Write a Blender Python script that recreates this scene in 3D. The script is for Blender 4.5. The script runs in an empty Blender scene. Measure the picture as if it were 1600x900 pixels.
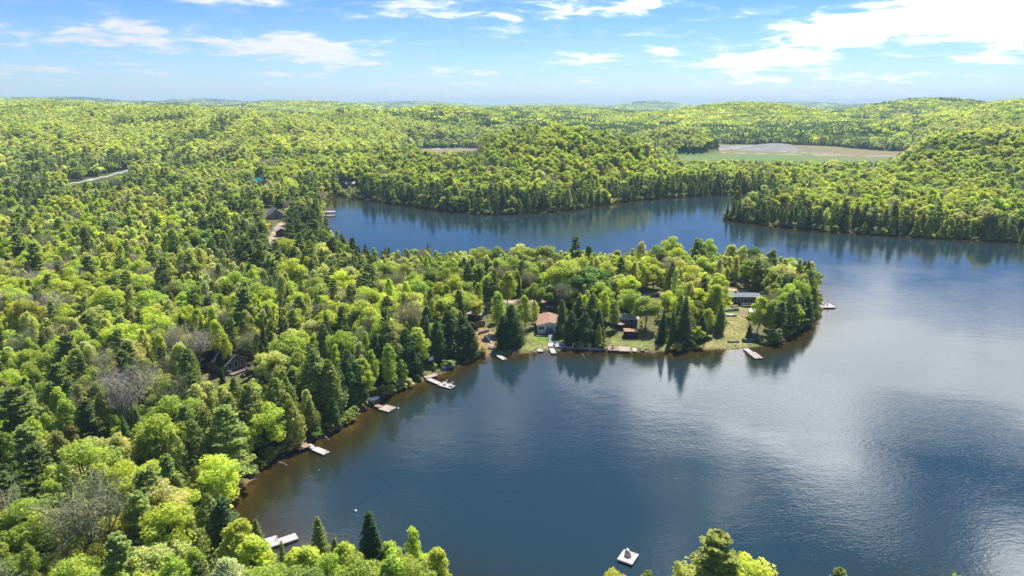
import bpy, math, random
import numpy as np
from mathutils import Vector, Matrix

# ---------------------------------------------------------------- camera, world, sun, exposure
SC = bpy.context.scene
COL = SC.collection
R = math.radians
CAMZ = 80.0
PITCH = R(15.05)
FPX = 1067.0                      # focal length in pixels of the 1600 px wide photograph
cam_d = bpy.data.cameras.new('camera'); cam = bpy.data.objects.new('camera', cam_d); COL.objects.link(cam)
cam_d.sensor_width = 36; cam_d.lens = 36 * FPX / 1600; cam_d.clip_start = 1; cam_d.clip_end = 60000
cam.location = (0, 0, CAMZ); cam.rotation_euler = (math.pi / 2 - PITCH, 0, 0)
SC.camera = cam
SC.view_settings.view_transform = 'Standard'; SC.view_settings.look = 'None'
SC.view_settings.exposure = 1.05; SC.view_settings.gamma = 1
SUN_AZ, SUN_EL = R(26), R(58)     # azimuth east of +Y
SUN_DIR = Vector((math.sin(SUN_AZ) * math.cos(SUN_EL), math.cos(SUN_AZ) * math.cos(SUN_EL), math.sin(SUN_EL)))
sd_ = bpy.data.lights.new('sun', 'SUN'); sd_.energy = 4.5; sd_.angle = R(0.55); sd_.color = (1, 0.95, 0.86)
sun = bpy.data.objects.new('sun', sd_); COL.objects.link(sun)
sun.rotation_euler = (-SUN_DIR).to_track_quat('-Z', 'Y').to_euler()
SC.cycles.max_bounces = 8; SC.cycles.diffuse_bounces = 4; SC.cycles.glossy_bounces = 2
SC.cycles.transmission_bounces = 4; SC.cycles.transparent_max_bounces = 6; SC.cycles.volume_bounces = 0

def azel(u, v):
    a = (u - 800) / FPX; b = (450 - v) / FPX
    d = Vector((a, math.cos(PITCH) + b * math.sin(PITCH), -math.sin(PITCH) + b * math.cos(PITCH))).normalized()
    return math.atan2(d.x, d.y), math.asin(d.z)

class NT:
    """tiny node helper"""
    def __init__(s, tree): s.t = tree; s.n = tree.nodes; s.l = tree.links
    def new(s, typ, **kw):
        nd = s.n.new(typ)
        for k, v in kw.items(): setattr(nd, k, v)
        return nd
    def put(s, sock, val):
        if isinstance(val, bpy.types.NodeSocket): s.l.new(val, sock)
        elif val is not None: sock.default_value = val
    def m(s, op, a, b=None, c=None, clamp=False):
        nd = s.new('ShaderNodeMath', operation=op); nd.use_clamp = clamp
        s.put(nd.inputs[0], a)
        if b is not None: s.put(nd.inputs[1], b)
        if c is not None: s.put(nd.inputs[2], c)
        return nd.outputs[0]
    def mix(s, f, a, b, blend='MIX'):
        nd = s.new('ShaderNodeMix', data_type='RGBA', blend_type=blend)
        s.put(nd.inputs[0], f); s.put(nd.inputs[6], a); s.put(nd.inputs[7], b)
        return nd.outputs[2]
    def ramp(s, f, a, b):
        nd = s.new('ShaderNodeMapRange', interpolation_type='SMOOTHSTEP')
        s.put(nd.inputs[0], f); nd.inputs[1].default_value = a; nd.inputs[2].default_value = b
        return nd.outputs[0]
    def noise(s, vec, scale, detail=4, rough=0.55, dist=0.0):
        nd = s.new('ShaderNodeTexNoise'); s.put(nd.inputs['Vector'], vec)
        nd.inputs['Scale'].default_value = scale; nd.inputs['Detail'].default_value = detail
        nd.inputs['Roughness'].default_value = rough; nd.inputs['Distortion'].default_value = dist
        return nd.outputs[0]

world = bpy.data.worlds.new('World'); SC.world = world; world.use_nodes = True
w = NT(world.node_tree); w.n.clear()
sky = w.new('ShaderNodeTexSky', sky_type='NISHITA'); sky.sun_disc = False
sky.sun_elevation = SUN_EL; sky.sun_rotation = SUN_AZ; sky.altitude = 300
sky.air_density = 1.0; sky.dust_density = 0.6; sky.ozone_density = 1.5
tc = w.new('ShaderNodeTexCoord'); sep = w.new('ShaderNodeSeparateXYZ'); w.l.new(tc.outputs['Generated'], sep.inputs[0])
X, Y, Z = sep.outputs
az = w.m('ARCTAN2', X, Y); el = w.m('ARCSINE', Z)
zc = w.m('ADD', w.m('MAXIMUM', Z, 0.0), 0.13)
comb = w.new('ShaderNodeCombineXYZ'); w.put(comb.inputs[0], w.m('DIVIDE', X, zc)); w.put(comb.inputs[1], w.m('DIVIDE', Y, zc)); comb.inputs[2].default_value = 3.1
nz = w.noise(comb.outputs[0], 4.2, 9, 0.62, 0.4)
nzb = w.noise(comb.outputs[0], 0.5, 3, 0.5)
# cumulus banks: photo pixel (or azimuth/elevation in degrees), half widths in degrees, weight
BL = [(400, 74, 6.5, .8, .95), (470, 64, 3.4, .75, .6), (530, 92, 3.6, .8, .9), (450, 116, 3, .35, .6), (655, 15, 3.6, .8, .95), (735, 24, 1.6, .4, .4), (720, 112, 3.0, .4, .75), (605, 130, 1.6, .35, .6),
      (915, 91, 3.6, .55, .9), (800, 28, 1.6, 1.0, .7), (878, 18, 2.2, .9, .75), (1005, 8, 2.8, .8, .95), (1040, 79, 1.4, .5, .7), (910, 127, 2.0, .3, .5), (1150, 97, 4.2, .75, .95),
      (1240, 90, 3.5, .8, .7), (1290, 52, 4.2, 1.1, 1.0), (1420, 34, 5.0, 1.4, 1.05), (1560, 10, 4.5, 1.3, 1.0), (1380, 122, 5.5, .4, .65), (1190, 124, 3, .35, .6), (1570, 60, 2.5, 1.2, .7), (390, 0, 4, .5, .9),
      (100, 55, 4.0, 1.0, .7), (215, 50, 2.8, .8, .75), (245, 116, 1.8, .4, .6), (220, 100, 2.0, .4, .5), (40, 110, 4, .5, .7), (1540, 92, 3, .4, .6), (1310, 150, 6, .25, .45), (760, 130, 3, .3, .5), (1120, 130, 3, .35, .5)]
acc = None
for (u, v, wa, we, s) in BL:
    a0, e0 = azel(u, v)
    dx = w.m('MULTIPLY', w.m('SUBTRACT', az, a0), 1 / R(wa)); dy = w.m('MULTIPLY', w.m('SUBTRACT', el, e0), 1 / R(we))
    r2 = w.m('ADD', w.m('MULTIPLY', dx, dx), w.m('MULTIPLY', dy, dy))
    g = w.m('MULTIPLY', w.m('EXPONENT', w.m('MULTIPLY', r2, -0.95)), s)
    acc = g if acc is None else w.m('ADD', acc, g)
# the big bank that carries on above the frame (the lake mirrors it): same banks, given by direction
for (u, v, wa, we, s) in [(1120, 640, 7, 2.2, 1.0), (1300, 680, 5, 2.4, 1.2), (1180, 590, 9, 1.8, .8), (1400, 755, 5, 2.0, 1.2), (1590, 850, 3, 3, 1.2), (1200, 800, 10, 4, .2), (1000, 880, 8, 4, .3), (1400, 450, 18, 4.0, 1.2), (1520, 530, 9, 2.5, .6), (700, 680, 9, 3, .42), (900, 610, 10, 2.5, .4), (1350, 600, 5, 2, .8), (1500, 590, 6, 2, .5),
                          (1500, 700, 5.5, 4.2, -2.4), (820, 790, 8, 3.5, -.6), (1700, 700, 6, 5, .9), (450, 850, 9, 5, .6), (1300, 1020, 12, 4, .2), (300, 650, 8, 3, .5), (1250, 480, 14, 2.2, .75), (900, 500, 8, 1.5, .5), (1800, 950, 8, 5, .5)]:
    a, e = azel(u, v); a, e = math.degrees(a), (4.0 if v < 560 else 0.5) - math.degrees(e)
    dx = w.m('MULTIPLY', w.m('SUBTRACT', az, R(a)), 1 / R(wa)); dy = w.m('MULTIPLY', w.m('SUBTRACT', el, R(e)), 1 / R(we))
    r2 = w.m('ADD', w.m('MULTIPLY', dx, dx), w.m('MULTIPLY', dy, dy))
    g = w.m('MULTIPLY', w.m('EXPONENT', w.m('MULTIPLY', r2, -0.9)), s)
    acc = w.m('ADD', acc, g)
# loose cumulus over the rest of the dome
rest = w.m('MULTIPLY', w.m('GREATER_THAN', w.m('ABSOLUTE', az), R(75)), w.ramp(nzb, 0.48, 0.66))
acc = w.m('ADD', acc, w.m('MULTIPLY', rest, 0.8))
dens = w.m('ADD', acc, w.m('MULTIPLY', w.m('SUBTRACT', nz, 0.5), 3.3))
cover = w.ramp(dens, 0.30, 1.15)
wisp = w.m('MULTIPLY', w.ramp(w.m('ADD', nz, w.m('MULTIPLY', acc, .25)), 0.5, 0.85), 0.35)
cover = w.m('MAXIMUM', cover, wisp)
# clouds grow brighter towards the sun (forward scatter) and greyer where thick
dt = w.m('ADD', w.m('ADD', w.m('MULTIPLY', X, SUN_DIR.x), w.m('MULTIPLY', Y, SUN_DIR.y)), w.m('MULTIPLY', Z, SUN_DIR.z))
fwd = w.m('POWER', w.m('MAXIMUM', dt, 0.0), 6)
thick = w.ramp(w.m('ADD', dens, w.m('MULTIPLY', w.m('SUBTRACT', nzb, .5), 2.0)), 1.1, 2.3)
cs = w.m('MULTIPLY', w.m('ADD', 0.42, w.m('MULTIPLY', fwd, 8.0)), w.m('SUBTRACT', 1.0, w.m('MULTIPLY', thick, 0.22)))
hs = w.ramp(el, R(-1), R(12))
skyc = w.mix(hs, (0.58, 0.73, 1.0, 1), (0.21, 0.44, 0.84, 1))
skm = w.mix(1.0, sky.outputs[0], skyc, 'MULTIPLY')
bg1 = w.new('ShaderNodeBackground'); w.l.new(skm, bg1.inputs[0]); bg1.inputs[1].default_value = 0.083
bg2 = w.new('ShaderNodeBackground'); bg2.inputs[0].default_value = (0.95, 0.975, 1.0, 1); w.put(bg2.inputs[1], cs)
ms = w.new('ShaderNodeMixShader'); w.put(ms.inputs[0], cover); w.l.new(bg1.outputs[0], ms.inputs[1]); w.l.new(bg2.outputs[0], ms.inputs[2])
wo = w.new('ShaderNodeOutputWorld'); w.l.new(ms.outputs[0], wo.inputs[0])

# ---------------------------------------------------------------- geometry of the place
rng = np.random.default_rng(7); random.seed(7)
CP, SP = math.cos(PITCH), math.sin(PITCH)
def at(u, v, z=0.0):
    """point of the plane z seen at photo pixel u, v"""
    a = (u - 800) / FPX; b = (450 - v) / FPX
    dx, dy, dz = a, CP + b * SP, -SP + b * CP
    t = (z - CAMZ) / dz
    return (dx * t, dy * t)
def proj(x, y, z):
    zz = np.asarray(z) - CAMZ; y = np.asarray(y)
    dep = y * CP - zz * SP; up = y * SP + zz * CP
    return 800 + FPX * x / dep, 450 - FPX * up / dep

SHORE_PX = [(356, 795), (362, 779), (378, 762), (400, 742), (430, 716), (452, 706), (480, 694), (520, 676), (548, 661), (566, 642), (580, 632), (610, 618), (640, 605), (663, 594), (690, 583), (715, 573),
    (745, 561), (768, 556), (800, 554), (830, 551), (856, 548), (900, 547), (945, 549), (960, 550), (1000, 550), (1050, 549), (1090, 547), (1135, 546), (1160, 545), (1190, 541), (1215, 536), (1230, 527),
    (1250, 517), (1268, 505), (1279, 493), (1283, 478), (1283, 461), (1276, 448), (1250, 437), (1200, 428), (1120, 423), (1000, 421), (900, 422), (800, 422), (700, 421), (630, 420), (590, 418),
    (560, 410), (538, 400), (522, 388), (511, 372), (505, 352), (504, 332), (508, 318), (511, 307), (520, 302), (545, 308), (580, 314), (640, 322), (700, 330), (760, 335), (800, 335), (860, 331), (905, 327),
    (940, 320), (1000, 313), (1060, 308), (1110, 305), (1150, 303), (1178, 304), (1176, 314), (1158, 326), (1141, 334), (1131, 341), (1150, 346), (1200, 353), (1260, 359), (1350, 366), (1450, 372), (1600, 380),
    (1800, 392), (2200, 404), (2900, 430), (3400, 700), (2600, 1010), (1900, 1010), (1500, 1005), (1200, 1000), (1000, 1000), (850, 990), (740, 968), (680, 946), (600, 925), (520, 912), (460, 900), (405, 876), (370, 840)]
P0 = np.array([at(u, v) for u, v in SHORE_PX])
pts = []                                              # subdivide + wobble the shoreline
for i in range(len(P0)):
    a, b = P0[i], P0[(i + 1) % len(P0)]; L = np.hypot(*(b - a)); n = max(1, min(8, int(L / 6)))
    for k in range(n):
        q = a + (b - a) * k / n
        if k: q = q + rng.normal(0, min(.9, L / n * .1), 2)
        pts.append(q)
SHORE = np.array(pts)

def shore_dist(x, y):
    """signed distance to the shoreline: + on land, - in the lake"""
    x = np.atleast_1d(x).astype(float); y = np.atleast_1d(y).astype(float)
    d2 = np.full(x.shape, 1e18); ins = np.zeros(x.shape, bool)
    ax, ay = SHORE[:, 0], SHORE[:, 1]; bx, by = np.roll(ax, -1), np.roll(ay, -1)
    for i in range(len(ax)):
        ex, ey = bx[i] - ax[i], by[i] - ay[i]; L2 = ex * ex + ey * ey + 1e-9
        t = np.clip(((x - ax[i]) * ex + (y - ay[i]) * ey) / L2, 0, 1)
        d2 = np.minimum(d2, (x - ax[i] - t * ex) ** 2 + (y - ay[i] - t * ey) ** 2)
        c = (ay[i] > y) != (by[i] > y)
        if abs(ey) > 1e-9: ins ^= c & (x < ex * (y - ay[i]) / ey + ax[i])
    d = np.sqrt(d2)
    return np.where(ins, -d, d)

def px_x(u, d):  return (u - 800) / FPX * d * 1.0
def hz(v, d, can=14):                                 # ground height so that the canopy at distance d tops out at pixel row v
    return CAMZ - d * math.tan(PITCH - math.atan((450 - v) / FPX)) - can
# (u, crest row, distance, sigma across, sigma deep)
HILLS = [(865, 203, 735, 100, 80), (720, 232, 740, 90, 70), (1050, 201, 1165, 62, 60), (960, 222, 930, 60, 60), (1690, 199, 740, 165, 130), (1510, 209, 720, 80, 90), (2050, 200, 800, 220, 160), (1330, 246, 760, 90, 70),
         (1760, 141, 1500, 300, 260), (1540, 186, 1250, 130, 130), (1440, 158, 2300, 210, 240), (1585, 158, 2300, 180, 240), (1150, 164, 2150, 210, 230), (1040, 178, 2000, 160, 220), (1300, 181, 2050, 140, 150), (850, 171, 2600, 330, 280),
         (690, 169, 1750, 170, 200), (800, 178, 1800, 200, 200), (560, 178, 1500, 160, 200), (480, 160, 3200, 380, 400), (260, 172, 1350, 300, 240), (90, 165, 1500, 260, 240), (390, 186, 1080, 150, 120), (60, 156, 3600, 520, 500), (250, 162, 3800, 500, 500),
         (60, 196, 950, 150, 110), (-60, 175, 1200, 200, 200), (460, 218, 900, 110, 80), (610, 203, 1200, 120, 120)]
HP = [(px_x(u, d), d, sx, sy, hz(v, d)) for (u, v, d, sx, sy) in HILLS]
FAR = [(450, 155.5, 6500, 420, 400), (330, 154, 7500, 600, 500), (130, 151, 7000, 600, 500), (640, 158, 8500, 900, 600), (860, 161, 9000, 900, 600), (1010, 157.5, 8200, 380, 500), (1230, 159, 8800, 700, 500), (1340, 162, 7800, 500, 400), (780, 166, 5200, 650, 400), (930, 167, 5600, 500, 350), (1290, 167, 5200, 260, 300), (0, 153, 9000, 900, 500)]
HF = [(px_x(u, d), d, sx, sy, hz(v, d, 16)) for (u, v, d, sx, sy) in FAR]
def sstep(x, a, b):
    t = np.clip((x - a) / (b - a), 0, 1); return t * t * (3 - 2 * t)
def wob(x, y, s, k=0):
    return (np.sin(x / s + 1.3 * k + .9 * np.sin(y / s * .71 + k)) + np.sin(y / (s * .83) + 2.1 * k + 1.1 * np.sin(x / s * .57 + 2 * k)) + .6 * np.sin((x + y) / (s * .47) + k)) / 2.6
FIELDS = [(px_x(1222, 1110), 1110, 205, 262, 4.0), (px_x(705, 1120), 1110, 68, 150, 4.0)]  # cx, cy, rx, ry, level
def field_w(x, y):
    out = np.zeros(np.shape(x))
    for cx, cy, rx, ry, _ in FIELDS:
        out = np.maximum(out, 1 - sstep(((np.abs(x - cx) / rx) ** 3 + (np.abs(y - cy) / ry) ** 3) ** (1 / 3) + .10 * wob(x, y, 38, 3), 0.88, 1.08))
    out = out * sstep(np.sqrt(((x - px_x(1052, 1165)) / 66) ** 2 + ((y - 1165) / 100) ** 2), .85, 1.1)
    return out
def ground(x, y, s=None):
    x = np.atleast_1d(x).astype(float); y = np.atleast_1d(y).astype(float)
    if s is None: s = shore_dist(x, y)
    d = np.hypot(x, y)
    h = np.zeros_like(x)
    for cx, cy, sx, sy, A in HP: h = np.maximum(h, A * np.exp(-.5 * (((x - cx) / sx) ** 2 + ((y - cy) / sy) ** 2)))
    smooth = np.zeros_like(x)
    for cx, cy, sx, sy, A in HP: smooth += (A * np.exp(-.5 * (((x - cx) / sx) ** 2 + ((y - cy) / sy) ** 2))) ** 6
    h = .5 * h + .5 * smooth ** (1 / 6)
    land = .35 + np.minimum(s, 50) * .05 + 1.0 * wob(x, y, 55, 1) * sstep(s, 10, 60)
    land = land + h * sstep(s, 0, 90) + (2.5 + 3 * wob(x, y, 210, 3)) * sstep(d, 450, 900) * sstep(s, 30, 150) + 4 * (1 + wob(x, y, 600, 5)) * sstep(d, 1500, 3500)
    for cx, cy, sx, sy, A in HF: land = np.maximum(land, A * np.exp(-.5 * (((x - cx) / sx) ** 2 + ((y - cy) / sy) ** 2)) * sstep(d, 4000, 5000))
    land = land + sstep(d, 9000, 13000) * (34 + 10 * wob(x, y, 1500, 2))
    # low ground between the far shore and the fields
    uu = 800 + FPX * x / np.maximum(y, 1)
    lo_ = 100 * sstep(y, 960, 1060)
    lowl = sstep(uu, 1000 + lo_, 1050 + lo_) * (1 - sstep(uu, 1370, 1450)) * (1 - sstep(y, 1380, 1450)) * sstep(y, 500, 640) + .9 * sstep(uu, 615, 650) * (1 - sstep(uu, 755, 790)) * sstep(y, 840, 940) * (1 - sstep(y, 1280, 1340))
    land = land * (1 - np.minimum(lowl, 1)) + np.minimum(land, 3.0) * np.minimum(lowl, 1)
    f = field_w(x, y)
    lev = np.full_like(x, 4.0); lev[(y < 800) & (x < 0)] = 8.0
    lev = lev + 8 * np.exp(-.5 * (((x - px_x(1205, 1265)) / 34) ** 2 + ((y - 1265) / 34) ** 2))
    land = land * (1 - f) + (lev + .6 * wob(x, y, 90, 4)) * f
    return np.where(s > 0, np.minimum(s * .45, land) * 1.0 + 0.02, np.maximum(s * .13, -5))
def G(x, y): return float(ground(x, y)[0])
def on_ground(u, v):
    """ground point seen at photo pixel"""
    a = (u - 800) / FPX; b = (450 - v) / FPX; d = np.array((a, CP + b * SP, -SP + b * CP))
    T_ = 60 * 1.004 ** np.arange(1300); x, y, z = d[0] * T_, d[1] * T_, CAMZ + d[2] * T_; g = ground(x, y)
    i = int(np.argmax(z < g)); return Vector((float(x[i]), float(y[i]), float(g[i])))

# ---------------------------------------------------------------- tagging and mesh helpers
def tag(o, label=None, cat=None, group=None, kind=None):
    if label: o['label'] = label
    if cat: o['category'] = cat
    if group: o['group'] = group
    if kind: o['kind'] = kind
    return o
def thing(name, label, cat, loc=(0, 0, 0), rz=0.0, group=None):
    o = bpy.data.objects.new(name, None); COL.objects.link(o); o.location = loc; o.rotation_euler = (0, 0, rz); o.empty_display_size = .5
    return tag(o, label, cat, group)
def link(name, me, parent=None):
    o = bpy.data.objects.new(name, me); COL.objects.link(o)
    if parent is not None: o.parent = parent
    return o
def copy_tree(root, loc, rz, label=None, group=None):
    r = root.copy(); COL.objects.link(r); r.location = loc; r.rotation_euler = (0, 0, rz)
    if label: r['label'] = label
    if group: r['group'] = group
    for ch in list(root.children):
        c = ch.copy(); COL.objects.link(c); c.parent = r
        for g in list(ch.children):
            d = g.copy(); COL.objects.link(d); d.parent = c
    return r
class MB:
    """collects boxes, bars and prisms, then links them as one mesh object"""
    def __init__(s): s.v = []; s.f = []
    def add(s, vs, fs):
        o = len(s.v); s.v += [tuple(p) for p in vs]; s.f += [tuple(i + o for i in f) for f in fs]; return s
    def box(s, x0, x1, y0, y1, z0, z1, rz=0, c=(0, 0, 0), rx=0):
        vs = [(x, y, z) for x in (x0, x1) for y in (y0, y1) for z in (z0, z1)]
        M = Matrix.Translation(c) @ Matrix.Rotation(rz, 4, 'Z') @ Matrix.Rotation(rx, 4, 'X')
        return s.add([M @ Vector(p) for p in vs], [(0, 1, 3, 2), (4, 6, 7, 5), (0, 4, 5, 1), (2, 3, 7, 6), (0, 2, 6, 4), (1, 5, 7, 3)])
    def tube(s, pts, rad, n=6, cap=True):
        rings = []; pts = [Vector(p) for p in pts]
        for i, p in enumerate(pts):
            t = (pts[min(i + 1, len(pts) - 1)] - pts[max(i - 1, 0)]).normalized()
            a = t.orthogonal().normalized(); b = t.cross(a); r = rad[i] if isinstance(rad, (list, tuple)) else rad
            rings.append([p + (a * math.cos(k * 2 * math.pi / n) + b * math.sin(k * 2 * math.pi / n)) * r for k in range(n)])
        vs = [q for r_ in rings for q in r_]; fs = []
        for i in range(len(pts) - 1):
            for k in range(n): fs.append((i * n + k, i * n + (k + 1) % n, (i + 1) * n + (k + 1) % n, (i + 1) * n + k))
        if cap: fs.append(tuple(range(n - 1, -1, -1))); fs.append(tuple((len(pts) - 1) * n + k for k in range(n)))
        return s.add(vs, fs)
    def mesh(s, name, mat, bevel=0):
        me = bpy.data.meshes.new(name); me.from_pydata(s.v, [], s.f); me.update()
        if mat: me.materials.append(mat)
        return me
    def build(s, name, mat, parent=None, bevel=0.0, smooth=False):
        me = s.mesh(name, mat); o = link(name, me, parent)
        if smooth: me.polygons.foreach_set('use_smooth', [True] * len(me.polygons))
        if bevel:
            m = o.modifiers.new('bevel', 'BEVEL'); m.width = bevel; m.segments = 1
        return o
def fast_mesh(name, V, tris, mats, mat_idx=None, var=None):
    me = bpy.data.meshes.new(name); V = np.asarray(V, np.float32); T = np.asarray(tris, np.int32); k = T.shape[1]
    me.vertices.add(len(V)); me.vertices.foreach_set('co', V.ravel())
    me.loops.add(T.size); me.loops.foreach_set('vertex_index', T.ravel())
    me.polygons.add(len(T)); me.polygons.foreach_set('loop_start', np.arange(0, T.size, k, dtype=np.int32)); me.polygons.foreach_set('loop_total', np.full(len(T), k, np.int32))
    for m in mats: me.materials.append(m)
    if mat_idx is not None: me.polygons.foreach_set('material_index', np.asarray(mat_idx, np.int32))
    me.update(calc_edges=True)
    if var is not None:
        at_ = me.attributes.new('var', 'FLOAT', 'FACE'); at_.data.foreach_set('value', np.asarray(var, np.float32))
    return me

# ---------------------------------------------------------------- materials
def mat(name):
    m = bpy.data.materials.new(name); m.use_nodes = True; t = NT(m.node_tree); t.n.clear()
    out = t.new('ShaderNodeOutputMaterial'); t.out = out.inputs[0]; t.disp = out.inputs[2]
    return m, t
def surf(name, col, rough=.7, spec=.3, metal=0.0, var=.25, scale=3.0, bump=.0, col2=None, stretch=None, bscale=None):
    m, t = mat(name); p = t.new('ShaderNodeBsdfPrincipled'); co = t.new('ShaderNodeTexCoord').outputs['Object']
    if stretch:
        mp = t.new('ShaderNodeMapping'); t.l.new(co, mp.inputs[0]); mp.inputs['Scale'].default_value = stretch; co = mp.outputs[0]
    n = t.noise(co, scale, 5, .6)
    c2 = col2 or tuple(c * (1 - var * 1.6) for c in col)
    t.put(p.inputs['Base Color'], t.mix(t.ramp(n, .35, .68), (*c2, 1), (*[min(1, c * (1 + var * .4)) for c in col], 1)))
    p.inputs['Roughness'].default_value = rough; p.inputs['Specular IOR Level'].default_value = spec; p.inputs['Metallic'].default_value = metal
    if bump:
        b = t.new('ShaderNodeBump'); b.inputs['Strength'].default_value = 1; b.inputs['Distance'].default_value = bump
        t.put(b.inputs['Height'], t.noise(co, bscale or scale * 4, 3)); t.l.new(b.outputs[0], p.inputs['Normal'])
    t.l.new(p.outputs[0], t.out); return m
def leaf_mat(name, trans=.45, rough=.6, gain=2.0, spec=.2, tg=1.3):
    m, t = mat(name)
    tint = t.new('ShaderNodeAttribute', attribute_type='INSTANCER', attribute_name='tint').outputs['Color']
    va = t.new('ShaderNodeAttribute', attribute_type='GEOMETRY', attribute_name='var').outputs['Fac']
    c = t.mix(1.0, tint, t.mix(va, (.62, .70, .75, 1), (1.38, 1.26, 1.05, 1)), 'MULTIPLY')
    p = t.new('ShaderNodeBsdfPrincipled'); t.put(p.inputs['Base Color'], t.mix(1.0, c, (gain, gain, gain, 1), 'MULTIPLY')); p.inputs['Roughness'].default_value = rough; p.inputs['Specular IOR Level'].default_value = spec
    tr = t.new('ShaderNodeBsdfTranslucent'); t.put(tr.inputs[0], t.mix(1.0, c, (2.3 * tg, 2.3 * tg, 1.1 * tg, 1), 'MULTIPLY'))
    mx = t.new('ShaderNodeMixShader'); mx.inputs[0].default_value = trans
    t.l.new(p.outputs[0], mx.inputs[1]); t.l.new(tr.outputs[0], mx.inputs[2]); t.l.new(mx.outputs[0], t.out); return m
M_LEAF = leaf_mat('broad_leaf', .5, gain=2.65, tg=1.7)
M_NEED = leaf_mat('conifer_needles', .4, .65, gain=2.65, tg=1.75)
M_TWIG = leaf_mat('bare_twigs', .1, .9, gain=1.5, spec=.1)
M_BARK = surf('bark', (.13, .105, .08), .9, .1, scale=4, bump=.02)
M_PALEBARK = surf('pale_bark', (.42, .40, .36), .8, .1, var=.4, scale=5)
M_GREYBARK = surf('grey_bark', (.25, .23, .21), .9, .1, scale=5)

# ---------------------------------------------------------------- ground sheet
def wedge_rows():
    r = list(np.arange(60, 90, 3.0)) + list(np.arange(90, 350, .95)); d = r[-1]
    while d < 15500: d *= 1.0135; r.append(d)
    return np.array(r)
ROWS = wedge_rows(); NC = 460
ANG = np.linspace(R(-52), R(60), NC)
GX = ROWS[:, None] * np.tan(ANG)[None, :] * 1.0; GY = np.repeat(ROWS[:, None], NC, 1)
SDG = shore_dist(GX.ravel(), GY.ravel()); GZ = ground(GX.ravel(), GY.ravel(), SDG)

def pts_px(L): return np.array([at(u, v, z) for (u, v, z) in L])
def in_poly(x, y, P):
    ins = np.zeros(np.shape(x), bool); n = len(P)
    for i in range(n):
        (ax, ay), (bx, by) = P[i], P[(i + 1) % n]
        if abs(by - ay) < 1e-9: continue
        ins ^= ((ay > y) != (by > y)) & (x < (bx - ax) * (y - ay) / (by - ay) + ax)
    return ins
def seg_d(x, y, P):
    d2 = np.full(np.shape(x), 1e18)
    for (ax, ay), (bx, by) in zip(P[:-1], P[1:]):
        ex, ey = bx - ax, by - ay; t = np.clip(((x - ax) * ex + (y - ay) * ey) / (ex * ex + ey * ey), 0, 1)
        d2 = np.minimum(d2, (x - ax - t * ex) ** 2 + (y - ay - t * ey) ** 2)
    return np.sqrt(d2)
LAWN = [  # (polygon in photo pixels, height, colour)
    ([(812, 549), (838, 548), (880, 545), (882, 515), (836, 514), (818, 530)], 1.4, (.15, .17, .05)),
    ([(838, 528), (882, 528), (882, 518), (838, 518)], 1.8, (.12, .20, .035)),
    ([(952, 547), (1046, 548), (1046, 520), (990, 520), (952, 522)], 1.4, (.15, .165, .05)),
    ([(1098, 545), (1170, 543), (1172, 520), (1165, 494), (1132, 493), (1112, 515)], 1.6, (.205, .19, .070)),
    ([(1128, 492), (1180, 492), (1180, 474), (1128, 474)], 2.4, (.16, .20, .05)),
    ([(1170, 541), (1215, 535), (1235, 523), (1200, 522), (1172, 528)], 1.0, (.13, .17, .045)),
    ([(742, 560), (800, 553), (806, 540), (775, 522), (752, 505), (742, 520), (748, 545)], 1.4, (.26, .17, .085)),
    ([(765, 556), (800, 553), (800, 546), (765, 545)], 1.0, (.18, .17, .06)),
]
ROADS = [  # polylines of bare sandy ground
    ([(735, 476), (790, 471), (850, 470), (905, 473), (985, 468), (1060, 455), (1120, 450), (1180, 452), (1230, 456)], 3, 1.9, (.42, .34, .25)),
    ([(745, 476), (742, 455), (700, 450), (640, 452), (560, 440), (470, 425), (430, 405), (425, 370), (440, 345)], 3, 2.2, (.36, .29, .20)),
]
gx, gy = GX.ravel(), GY.ravel()
def n01(s, k): return .5 + .5 * wob(gx, gy, s, k)
col = np.zeros((len(gx), 3)); col[:] = (.13, .105, .055)
mixv = np.clip(n01(7, 2) * .6 + n01(2.3, 5) * .5, 0, 1)[:, None]
col = col * (1 - mixv) + np.array((.10, .12, .04)) * mixv
far = sstep(np.hypot(gx, gy), 300, 900)[:, None]
col = col * (1 - far) + np.array((.05, .075, .018)) * far
bank = (1 - sstep(SDG, 0.0, 1.6))[:, None]
col = col * (1 - bank) + np.array((.15, .10, .055)) * bank
bed = (SDG < 0)
col[bed] = np.array((.095, .072, .032)) * (.45 + .8 * n01(3.1, 7)[bed][:, None])
for P, z, c in LAWN:
    m_ = in_poly(gx, gy, pts_px([(u, v, z) for u, v in P])) & (SDG > .3)
    k = (.75 + .5 * n01(1.9, 3))[m_][:, None]; col[m_] = np.array(c) * k
for P, z, wd, c in ROADS:
    dd = seg_d(gx, gy, pts_px([(u, v, z) for u, v in P])); m_ = (dd < wd) & (SDG > 1)
    col[m_] = np.array(c) * (.8 + .35 * n01(2.7, 9))[m_][:, None]
fw = field_w(gx, gy)
f0 = (fw > .35) & (gy > 820) & (gx > 100)
band = np.clip(.5 + .8 * wob(gx, gy * 2.2, 60, 6), 0, 1)[:, None]
fc = np.array((.20, .155, .085)) * (1 - band) + np.array((.145, .165, .062)) * band
near_green = (1 - sstep(gy + .25 * (gx - 400) + 25 * wob(gx, gy, 31, 2), 1040, 1130))[:, None] * np.clip(.75 + .5 * wob(gx, gy * 1.5, 43, 9), .2, 1)[:, None]
fc = fc * (1 - near_green) + np.array((.10, .18, .045)) * near_green
col[f0] = fc[f0]
pit = in_poly(gx, gy, np.array([(px_x(1120, 1280), 1330), (px_x(1215, 1290), 1345), (px_x(1245, 1200), 1190), (px_x(1215, 1170), 1165), (px_x(1165, 1170), 1185), (px_x(1120, 1250), 1250)]))
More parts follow.
